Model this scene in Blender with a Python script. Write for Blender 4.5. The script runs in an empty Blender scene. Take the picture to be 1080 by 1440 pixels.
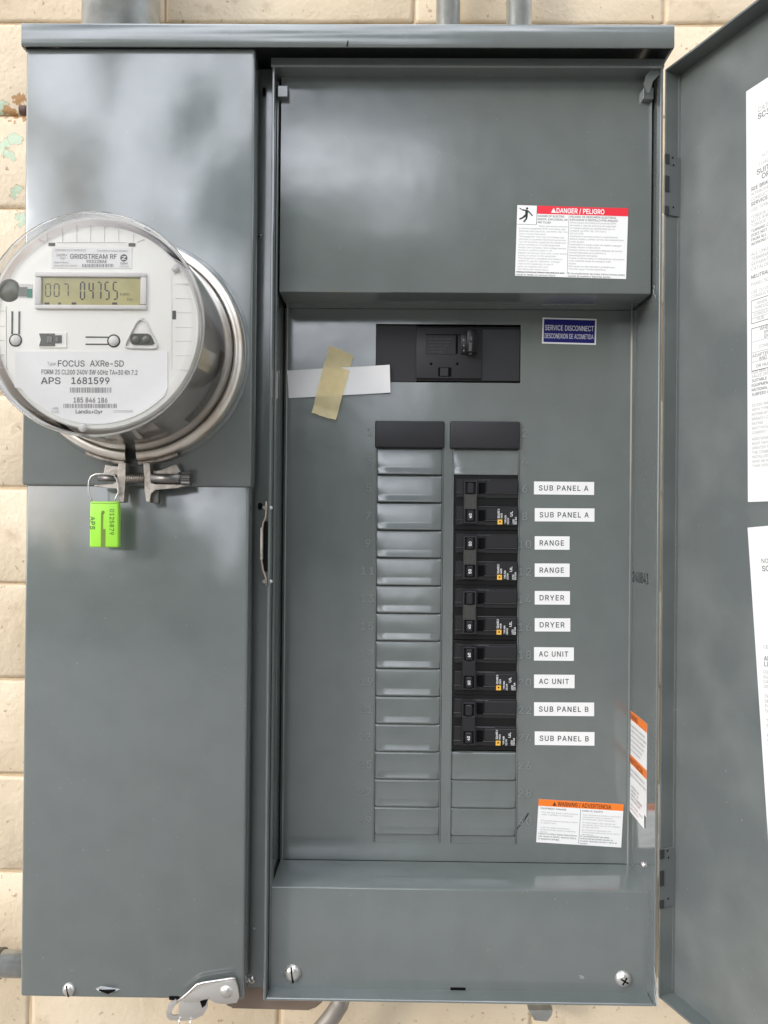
import bpy, bmesh, math, random
from mathutils import Vector, Matrix
from mathutils.geometry import delaunay_2d_cdt
R = math.radians
random.seed(7)
S = bpy.context.scene
COL = S.collection

# ------------------------------------------------------------------ camera, world, sun, exposure
CAM_Y = -0.716
F_PX = 1080.0
cam_data = bpy.data.cameras.new("camera")
cam = bpy.data.objects.new("camera", cam_data)
COL.objects.link(cam)
cam_data.sensor_fit = 'VERTICAL'
cam_data.sensor_height = 36.0
cam_data.lens = 36.0 * F_PX / 1440.0
cam_data.clip_start = 0.02
cam_data.clip_end = 500.0
CAM_M = (Matrix.Translation((0, CAM_Y, 0)) @ Matrix.Rotation(R(0.61), 4, 'Z')
         @ Matrix.Rotation(R(90.25), 4, 'X') @ Matrix.Rotation(R(0.52), 4, 'Z'))
cam.matrix_world = CAM_M
S.camera = cam

SUN_ELEV, SUN_ROT = R(20), R(230)
CLOUD_SHIFT = (4.4, 2.8, 0.1)
world = bpy.data.worlds.new("World")
S.world = world
world.use_nodes = True
wn = world.node_tree
for n in list(wn.nodes):
    wn.nodes.remove(n)
w_out = wn.nodes.new('ShaderNodeOutputWorld')
w_bg = wn.nodes.new('ShaderNodeBackground')
w_sky = wn.nodes.new('ShaderNodeTexSky')
w_sky.sky_type = 'NISHITA'
w_sky.sun_disc = False
w_sky.sun_elevation = SUN_ELEV
w_sky.sun_rotation = SUN_ROT
w_sky.air_density = 1.0
w_sky.dust_density = 2.0
w_bg.inputs['Strength'].default_value = 0.10
# broken bright cloud over the whole sky
w_tc = wn.nodes.new('ShaderNodeTexCoord')
w_no = wn.nodes.new('ShaderNodeTexNoise')
w_no.inputs['Scale'].default_value = 5.5
w_no.inputs['Detail'].default_value = 4
w_no.inputs['Roughness'].default_value = 0.45
w_mr = wn.nodes.new('ShaderNodeMapRange')
w_mr.inputs['From Min'].default_value = 0.40
w_mr.inputs['From Max'].default_value = 0.57
w_mx = wn.nodes.new('ShaderNodeMix')
w_mx.data_type = 'RGBA'
w_mx.inputs[7].default_value = (46, 48, 52.5, 1)
w_mp = wn.nodes.new('ShaderNodeMapping')
w_mp.inputs['Location'].default_value = CLOUD_SHIFT
wn.links.new(w_tc.outputs['Generated'], w_mp.inputs['Vector'])
wn.links.new(w_mp.outputs[0], w_no.inputs['Vector'])
wn.links.new(w_no.outputs['Fac'], w_mr.inputs['Value'])
wn.links.new(w_mr.outputs[0], w_mx.inputs[0])
wn.links.new(w_sky.outputs[0], w_mx.inputs[6])
wn.links.new(w_mx.outputs[2], w_bg.inputs['Color'])
wn.links.new(w_bg.outputs[0], w_out.inputs['Surface'])

sun_data = bpy.data.lights.new("sun", 'SUN')
sun_data.energy = 1.1
sun_data.angle = R(10)
sun_data.color = (1.0, 0.96, 0.91)
sun = bpy.data.objects.new("sun", sun_data)
COL.objects.link(sun)
sd = Vector((math.sin(SUN_ROT) * math.cos(SUN_ELEV), math.cos(SUN_ROT) * math.cos(SUN_ELEV), math.sin(SUN_ELEV)))
sun.rotation_euler = sd.to_track_quat('Z', 'Y').to_euler()
sun.location = sd * 5

S.view_settings.view_transform = 'Standard'
S.view_settings.look = 'None'
S.view_settings.gamma = 1.0
S.view_settings.use_curve_mapping = False
S.view_settings.exposure = 0.04
S.cycles.max_bounces = 10
S.cycles.transparent_max_bounces = 12
S.cycles.use_denoising = True

# ------------------------------------------------------------------ measuring: where a sight line meets a real plane
CM3 = CAM_M.to_3x3()
CO = Vector((0, CAM_Y, 0))
def ray(px, py):
    return (CM3 @ Vector((px - 540.0, 720.0 - py, -F_PX))).normalized()
def W(px, py, y):
    d = ray(px, py)
    t = (y - CO.y) / d.y
    return CO + d * t
def WX(px, py, x):
    d = ray(px, py)
    t = (x - CO.x) / d.x
    return CO + d * t
def WP(px, py, o, n):
    d = ray(px, py)
    t = (o - CO).dot(n) / d.dot(n)
    return CO + d * t

# ------------------------------------------------------------------ materials
def mat(name, col, rough=0.5, metal=0.0, spec=0.5, bump=None, coat=0.0, noise_col=None, emit=None):
    m = bpy.data.materials.new(name)
    m.use_nodes = True
    nt = m.node_tree
    b = nt.nodes['Principled BSDF']
    b.inputs['Base Color'].default_value = (*col, 1)
    b.inputs['Roughness'].default_value = rough
    b.inputs['Metallic'].default_value = metal
    b.inputs['Specular IOR Level'].default_value = spec
    b.inputs['Coat Weight'].default_value = coat
    b.inputs['Coat Roughness'].default_value = 0.10
    geo = nt.nodes.new('ShaderNodeNewGeometry')
    if noise_col:
        sc, c2, lo, hi = noise_col
        t = nt.nodes.new('ShaderNodeTexNoise')
        t.inputs['Scale'].default_value = sc
        t.inputs['Detail'].default_value = 6
        nt.links.new(geo.outputs['Position'], t.inputs['Vector'])
        r = nt.nodes.new('ShaderNodeMapRange')
        r.inputs['From Min'].default_value = lo
        r.inputs['From Max'].default_value = hi
        nt.links.new(t.outputs['Fac'], r.inputs['Value'])
        x = nt.nodes.new('ShaderNodeMix')
        x.data_type = 'RGBA'
        x.inputs[6].default_value = (*col, 1)
        x.inputs[7].default_value = (*c2, 1)
        nt.links.new(r.outputs[0], x.inputs[0])
        nt.links.new(x.outputs[2], b.inputs['Base Color'])
    if bump:
        prev = None
        for sc, st, dist in bump:
            t = nt.nodes.new('ShaderNodeTexNoise')
            t.inputs['Scale'].default_value = sc
            t.inputs['Detail'].default_value = 3
            nt.links.new(geo.outputs['Position'], t.inputs['Vector'])
            bp = nt.nodes.new('ShaderNodeBump')
            bp.inputs['Strength'].default_value = st
            bp.inputs['Distance'].default_value = dist
            nt.links.new(t.outputs['Fac'], bp.inputs['Height'])
            if prev:
                nt.links.new(prev.outputs[0], bp.inputs['Normal'])
            prev = bp
        nt.links.new(prev.outputs[0], b.inputs['Normal'])
    return m

PAINT = mat('grey_enamel', (0.134, 0.150, 0.144), 0.15, spec=0.8, coat=0.6, bump=[(9, 0.5, 0.0025), (900, 0.25, 0.00006)],
            noise_col=(35, (0.124, 0.139, 0.133), 0.4, 0.7))
def weather(m, lo, hi):
    """uneven gloss, faint dust and fine specks on the enamel"""
    nt = m.node_tree
    b = nt.nodes['Principled BSDF']
    geo = nt.nodes.new('ShaderNodeNewGeometry')
    t = nt.nodes.new('ShaderNodeTexNoise')
    t.inputs['Scale'].default_value = 28
    t.inputs['Detail'].default_value = 8
    t.inputs['Roughness'].default_value = 0.65
    nt.links.new(geo.outputs['Position'], t.inputs['Vector'])
    r = nt.nodes.new('ShaderNodeMapRange')
    r.inputs['From Min'].default_value = 0.35
    r.inputs['From Max'].default_value = 0.7
    r.inputs['To Min'].default_value = lo
    r.inputs['To Max'].default_value = hi
    nt.links.new(t.outputs['Fac'], r.inputs['Value'])
    nt.links.new(r.outputs[0], b.inputs['Roughness'])
    v = nt.nodes.new('ShaderNodeTexNoise')
    v.inputs['Scale'].default_value = 330
    v.inputs['Detail'].default_value = 2
    nt.links.new(geo.outputs['Position'], v.inputs['Vector'])
    q = nt.nodes.new('ShaderNodeMapRange')
    q.inputs['From Min'].default_value = 0.735
    q.inputs['From Max'].default_value = 0.78
    nt.links.new(v.outputs['Fac'], q.inputs['Value'])
    x = nt.nodes.new('ShaderNodeMix')
    x.data_type = 'RGBA'
    src = b.inputs['Base Color'].links[0].from_socket
    nt.links.new(q.outputs[0], x.inputs[0])
    nt.links.new(src, x.inputs[6])
    x.inputs[7].default_value = (0.21, 0.22, 0.21, 1)
    mp = nt.nodes.new('ShaderNodeMapping')
    mp.inputs['Scale'].default_value = (70, 70, 2.2)
    nt.links.new(geo.outputs['Position'], mp.inputs['Vector'])
    st = nt.nodes.new('ShaderNodeTexNoise')
    st.inputs['Scale'].default_value = 1.0
    st.inputs['Detail'].default_value = 4
    nt.links.new(mp.outputs[0], st.inputs['Vector'])
    sr = nt.nodes.new('ShaderNodeMapRange')
    sr.inputs['From Min'].default_value = 0.52
    sr.inputs['From Max'].default_value = 0.80
    sr.inputs['To Max'].default_value = 0.05
    nt.links.new(st.outputs['Fac'], sr.inputs['Value'])
    y = nt.nodes.new('ShaderNodeMix')
    y.data_type = 'RGBA'
    nt.links.new(sr.outputs[0], y.inputs[0])
    nt.links.new(x.outputs[2], y.inputs[6])
    y.inputs[7].default_value = (0.23, 0.225, 0.20, 1)
    nt.links.new(y.outputs[2], b.inputs['Base Color'])
weather(PAINT, 0.12, 0.24)
PAINT_DOOR = mat('grey_enamel_matt', (0.108, 0.121, 0.116), 0.30, spec=0.5, bump=[(9, 0.5, 0.002), (900, 0.3, 0.00006)],
                 noise_col=(25, (0.138, 0.152, 0.145), 0.4, 0.7))
weather(PAINT_DOOR, 0.28, 0.31)
DARKGREY = mat('dark_hinge_steel', (0.115, 0.125, 0.123), 0.45)
BARE = mat('scuffed_bare_edge', (0.42, 0.45, 0.45), 0.4, bump=[(700, 0.4, 0.0002)])
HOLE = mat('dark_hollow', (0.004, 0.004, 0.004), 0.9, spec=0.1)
EDGE = mat('plastic_edge_highlight', (0.10, 0.10, 0.10), 0.4)  # lighter strip colour that paints in edge highlights
BLACK = mat('black_plastic', (0.017, 0.0165, 0.018), 0.36, spec=0.45, bump=[(1500, 0.2, 0.00005)])
BLACK2 = mat('black_glossy_plastic', (0.007, 0.007, 0.007), 0.3, spec=0.35)
BLACK3 = mat('dark_grey_plastic', (0.022, 0.021, 0.024), 0.5, spec=0.4, bump=[(1500, 0.2, 0.00005)])
CHROME = mat('zinc_plated_steel', (0.70, 0.67, 0.63), 0.30, 0.85, bump=[(300, 0.3, 0.0003)])
RINGM = mat('stainless_ring', (0.84, 0.79, 0.72), 0.36, 0.92, bump=[(60, 0.4, 0.0008)], noise_col=(22, (0.66, 0.54, 0.42), 0.45, 0.72))
CAST = mat('dull_cast_steel', (0.48, 0.44, 0.40), 0.42, 0.85, bump=[(500, 0.5, 0.0005)], noise_col=(150, (0.22, 0.19, 0.16), 0.45, 0.75))
STEELDK = mat('dark_steel', (0.22, 0.21, 0.20), 0.4, 1.0, bump=[(500, 0.5, 0.0003)])
GALV = mat('galvanised_steel', (0.50, 0.51, 0.49), 0.38, 0.75, bump=[(120, 0.4, 0.0004)], noise_col=(60, (0.38, 0.39, 0.37), 0.4, 0.65))
BROWN = mat('brown_cover_plate', (0.20, 0.145, 0.11), 0.4, bump=[(300, 0.3, 0.0003)])
STICK = mat('white_label_stock', (0.78, 0.775, 0.76), 0.45)
STICKDOOR = mat('white_door_label', (0.70, 0.70, 0.67), 0.5)
PRINT = mat('black_print', (0.03, 0.03, 0.035), 0.5)
PRINTG = mat('grey_print', (0.085, 0.08, 0.085), 0.5)
PRINTL = mat('pale_grey_print', (0.27, 0.26, 0.265), 0.5)
RED = mat('red_print', (0.72, 0.02, 0.04), 0.4)
ORANGE = mat('orange_print', (0.80, 0.19, 0.02), 0.4)
BLUE = mat('navy_print', (0.010, 0.010, 0.15), 0.45, spec=0.25)
EMBOSS_HI = mat('emboss_highlight_enamel', (0.185, 0.205, 0.196), 0.4)  # lighter tone paints in the highlight on the raised numbers
MAROON = mat('maroon_print', (0.10, 0.02, 0.015), 0.5)
WHITEP = mat('white_print', (0.85, 0.85, 0.85), 0.5)
PAPER = mat('white_paper', (0.82, 0.81, 0.80), 0.7)
YELLOW = mat('yellow_print', (0.75, 0.42, 0.06), 0.5)
TIE = mat('grey_printed_tie', (0.030, 0.031, 0.026), 0.5, noise_col=(1500, (0.07, 0.07, 0.06), 0.50, 0.66))
FACE = mat('off_white_plate', (0.83, 0.82, 0.765), 0.5)
FACE2 = mat('pale_grey_plastic', (0.66, 0.64, 0.62), 0.5)
LCD = mat('lcd_glass', (0.42, 0.38, 0.16), 0.18, noise_col=(55, (0.33, 0.30, 0.12), 0.4, 0.7))
LCDG = mat('lcd_faint_segment', (0.10, 0.09, 0.05), 0.3)
LCDK = mat('lcd_segment', (0.04, 0.04, 0.03), 0.3)
OLIVE = mat('olive_window', (0.055, 0.06, 0.045), 0.2)
GREYGREEN = mat('grey_green_lens', (0.15, 0.155, 0.13), 0.25, noise_col=(90, (0.13, 0.13, 0.11), 0.4, 0.6))
TEAL = mat('green_circuit_board', (0.03, 0.20, 0.13), 0.4)
BODYG = mat('meter_body_grey', (0.80, 0.75, 0.70), 0.25, noise_col=(14, (0.50, 0.45, 0.42), 0.4, 0.65), coat=0.6, bump=[(20, .25, .002)])
RUSTY = mat('rust_brown_print', (0.13, 0.075, 0.045), 0.6, noise_col=(900, (0.32, 0.25, 0.20), 0.45, 0.6))
SEALM = mat('lime_green_plastic', (0.36, 0.78, 0.06), 0.38, bump=[(400, 0.15, 0.0002)])
SEALD = mat('green_groove', (0.16, 0.24, 0.03), 0.5)
GROUND = mat('concrete_ground', (0.20, 0.185, 0.165), 0.9, bump=[(30, 0.5, 0.01)], noise_col=(2, (0.16, 0.15, 0.135), 0.4, 0.6))
INK = mat('black_marker_ink', (0.01, 0.01, 0.01), 0.4)

def glass_mat(name, tint=(1, 1, 1), rough=0.03, refl=1.0, haze=0.0):
    m = bpy.data.materials.new(name)
    m.use_nodes = True
    nt = m.node_tree
    for n in list(nt.nodes):
        nt.nodes.remove(n)
    o = nt.nodes.new('ShaderNodeOutputMaterial')
    tr = nt.nodes.new('ShaderNodeBsdfTransparent')
    tr.inputs[0].default_value = (*tint, 1)
    gl = nt.nodes.new('ShaderNodeBsdfGlossy')
    gl.inputs['Roughness'].default_value = rough
    fr = nt.nodes.new('ShaderNodeFresnel')
    fr.inputs[0].default_value = 1.5
    mx = nt.nodes.new('ShaderNodeMixShader')
    mu = nt.nodes.new('ShaderNodeMath')
    mu.operation = 'MULTIPLY'
    mu.inputs[1].default_value = refl
    mu.use_clamp = True
    ad = nt.nodes.new('ShaderNodeMath')
    ad.operation = 'ADD'
    ad.inputs[1].default_value = haze
    ad.use_clamp = True
    nt.links.new(mu.outputs[0], ad.inputs[0])
    nt.links.new(fr.outputs[0], mu.inputs[0])
    nt.links.new(ad.outputs[0], mx.inputs[0])
    nt.links.new(tr.outputs[0], mx.inputs[1])
    nt.links.new(gl.outputs[0], mx.inputs[2])
    nt.links.new(mx.outputs[0], o.inputs[0])
    return m
GLASS = glass_mat('clear_polycarbonate', (0.98, 0.975, 0.97), 0.03, 0.5)
GLASSRIM = glass_mat('clear_polycarbonate_rim', (0.80, 0.79, 0.78), 0.10, 1.8)

def tape_mat():
    m = mat('masking_tape', (0.98, 0.84, 0.50), 0.75, bump=[(60, 0.5, 0.001)], noise_col=(120, (0.86, 0.75, 0.46), 0.4, 0.7))
    nt = m.node_tree
    b = nt.nodes['Principled BSDF']
    out = nt.nodes['Material Output']
    tr = nt.nodes.new('ShaderNodeBsdfTransparent')
    tr.inputs[0].default_value = (0.95, 0.82, 0.5, 1)
    mx = nt.nodes.new('ShaderNodeMixShader')
    mx.inputs[0].default_value = 0.62
    nt.links.new(tr.outputs[0], mx.inputs[1])
    nt.links.new(b.outputs[0], mx.inputs[2])
    nt.links.new(mx.outputs[0], out.inputs['Surface'])
    return m
TAPE = tape_mat()

# ------------------------------------------------------------------ mesh helpers
def nb():
    return bmesh.new()

def box(bm, x0, x1, y0, y1, z0, z1, bev=0.0, mi=0, seg=2, M=None, taper=None):
    x0, x1 = min(x0, x1), max(x0, x1)
    y0, y1 = min(y0, y1), max(y0, y1)
    z0, z1 = min(z0, z1), max(z0, z1)
    r = bmesh.ops.create_cube(bm, size=1.0)
    vs = r['verts']
    for v in vs:
        v.co = Vector(((x0 + x1) / 2 + v.co.x * (x1 - x0), (y0 + y1) / 2 + v.co.y * (y1 - y0), (z0 + z1) / 2 + v.co.z * (z1 - z0)))
    fs = set(f for v in vs for f in v.link_faces)
    for f in fs:
        f.material_index = mi
    if bev > 0:
        es = list(set(e for v in vs for e in v.link_edges))
        r2 = bmesh.ops.bevel(bm, geom=es, offset=bev, segments=seg, affect='EDGES', profile=0.5, clamp_overlap=True)
        vs = list(set(v for v in r2['verts']) | set(v for v in vs if v.is_valid))
        for f in r2['faces']:
            f.material_index = mi
    if M is not None:
        for v in vs:
            v.co = M @ v.co
    return vs

def prism(bm, pts, axis, a, b, mi=0, bev=0.0):
    """pts: 2-D outline; axis 'y': pts are (x,z); 'x': (y,z); 'z': (x,y)"""
    def mk(p, t):
        if axis == 'y': return Vector((p[0], t, p[1]))
        if axis == 'x': return Vector((t, p[0], p[1]))
        return Vector((p[0], p[1], t))
    va = [bm.verts.new(mk(p, a)) for p in pts]
    vb = [bm.verts.new(mk(p, b)) for p in pts]
    fs = []
    n = len(pts)
    fs.append(bm.faces.new(va))
    fs.append(bm.faces.new(vb[::-1]))
    for i in range(n):
        fs.append(bm.faces.new((va[i], vb[i], vb[(i + 1) % n], va[(i + 1) % n])))
    for f in fs:
        f.material_index = mi
    if bev > 0:
        es = [e for e in set(e for v in va for e in v.link_edges) if len([v for v in e.verts if v in va]) == 2]
        r = bmesh.ops.bevel(bm, geom=es, offset=bev, segments=2, affect='EDGES', profile=0.5, clamp_overlap=True)
        for f in r['faces']:
            f.material_index = mi
    return va + vb

def frame_of(d):
    d = d.normalized()
    a = Vector((0, 0, 1)) if abs(d.z) < 0.9 else Vector((1, 0, 0))
    u = a.cross(d).normalized()
    return u, d.cross(u)

def tube(bm, pts, r, n=12, mi=0, caps=True, closed=False):
    pts = [Vector(p) for p in pts]
    rs = r if isinstance(r, (list, tuple)) else [r] * len(pts)
    rings = []
    prev_u = None
    N = len(pts)
    for i, p in enumerate(pts):
        if closed:
            d = pts[(i + 1) % N] - pts[i - 1]
        else:
            d = pts[min(i + 1, N - 1)] - pts[max(i - 1, 0)]
        d.normalize()
        if prev_u is None:
            u, v = frame_of(d)
        else:
            u = (prev_u - d * prev_u.dot(d)).normalized()
            v = d.cross(u)
        prev_u = u
        rings.append([bm.verts.new(p + (u * math.cos(2 * math.pi * k / n) + v * math.sin(2 * math.pi * k / n)) * rs[i]) for k in range(n)])
    m = N if closed else N - 1
    for i in range(m):
        A, B = rings[i], rings[(i + 1) % N]
        for k in range(n):
            f = bm.faces.new((A[k], A[(k + 1) % n], B[(k + 1) % n], B[k]))
            f.smooth = True
            f.material_index = mi
    if caps and not closed:
        f = bm.faces.new(rings[0][::-1]); f.material_index = mi
        f = bm.faces.new(rings[-1]); f.material_index = mi

def lathe(bm, prof, c, axis='y', n=64, mi=0, a0=0.0, a1=2 * math.pi, smooth=True):
    """prof: list of (radius, offset along axis); c centre"""
    full = abs(a1 - a0 - 2 * math.pi) < 1e-6
    m = n if full else n + 1
    cols = []
    for k in range(m):
        a = a0 + (a1 - a0) * k / n
        ca, sa = math.cos(a), math.sin(a)
        row = []
        for (r, t) in prof:
            if axis == 'y': p = Vector((r * ca, t, r * sa))
            elif axis == 'x': p = Vector((t, r * ca, r * sa))
            else: p = Vector((r * ca, r * sa, t))
            row.append(bm.verts.new(Vector(c) + p))
        cols.append(row)
    for k in range(n if full else n):
        A, B = cols[k], cols[(k + 1) % m]
        for i in range(len(prof) - 1):
            try:
                f = bm.faces.new((A[i], B[i], B[i + 1], A[i + 1]))
                f.smooth = smooth
                f.material_index = mi
            except ValueError:
                pass
    return cols

def disc(bm, c, r, depth, axis='y', n=32, mi=0, dome=0.0):
    """solid button; front faces -axis"""
    prof = [(0.0001, -depth - dome), (r * 0.5, -depth - dome * 0.8), (r * 0.85, -depth - dome * 0.25), (r, -depth + min(depth * 0.3, r * 0.1)), (r, 0)]
    lathe(bm, prof, c, axis, n, mi)

def mk(name, bm, mats, parent=None, smooth=None):
    bmesh.ops.remove_doubles(bm, verts=bm.verts, dist=1e-7)
    bmesh.ops.recalc_face_normals(bm, faces=bm.faces)
    me = bpy.data.meshes.new(name)
    bm.to_mesh(me)
    bm.free()
    if not isinstance(mats, (list, tuple)):
        mats = [mats]
    for m in mats:
        me.materials.append(m)
    o = bpy.data.objects.new(name, me)
    COL.objects.link(o)
    if parent is not None:
        o.parent = parent
        o.matrix_parent_inverse = Matrix.Translation(-world_loc(parent))
    if smooth is not None:
        for p in me.polygons:
            p.use_smooth = True
        try:
            me.set_sharp_from_angle(angle=R(smooth))
        except Exception:
            pass
    return o

def world_loc(o):
    l = Vector(o.location)
    if o.parent is not None:
        pass
    return l

def empty(name, loc, label, cat, group=None):
    o = bpy.data.objects.new(name, None)
    COL.objects.link(o)
    o.empty_display_size = 0.02
    o.location = loc
    tag(o, label, cat, group)
    return o

def tag(o, label=None, cat=None, group=None, kind=None):
    if label: o['label'] = label
    if cat: o['category'] = cat
    if group: o['group'] = group
    if kind: o['kind'] = kind
    return o

class Fr:
    def __init__(s, o, u, v):
        s.o, s.u, s.v = Vector(o), Vector(u).normalized(), Vector(v).normalized()
        s.n = s.u.cross(s.v).normalized()       # points at the viewer of the print
    def p(s, a, b, c=0.0):
        return s.o + s.u * a + s.v * b + s.n * c

def quad(bm, fr, a0, a1, b0, b1, c, mi=0):
    f = bm.faces.new([bm.verts.new(fr.p(*q)) for q in ((a0, b0, c), (a1, b0, c), (a1, b1, c), (a0, b1, c))])
    f.material_index = mi
    return f

def poly(bm, fr, pts, c, mi=0):
    f = bm.faces.new([bm.verts.new(fr.p(p[0], p[1], c)) for p in pts])
    f.material_index = mi
    return f

def slab(bm, fr, a0, a1, b0, b1, t, mi=0, c0=0.0):
    vs = [bm.verts.new(fr.p(a, b, c)) for c in (c0, c0 + t) for (a, b) in ((a0, b0), (a1, b0), (a1, b1), (a0, b1))]
    for q in ((4, 5, 6, 7), (3, 2, 1, 0), (0, 1, 5, 4), (1, 2, 6, 5), (2, 3, 7, 6), (3, 0, 4, 7)):
        f = bm.faces.new([vs[i] for i in q])
        f.material_index = mi
    return vs

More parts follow.
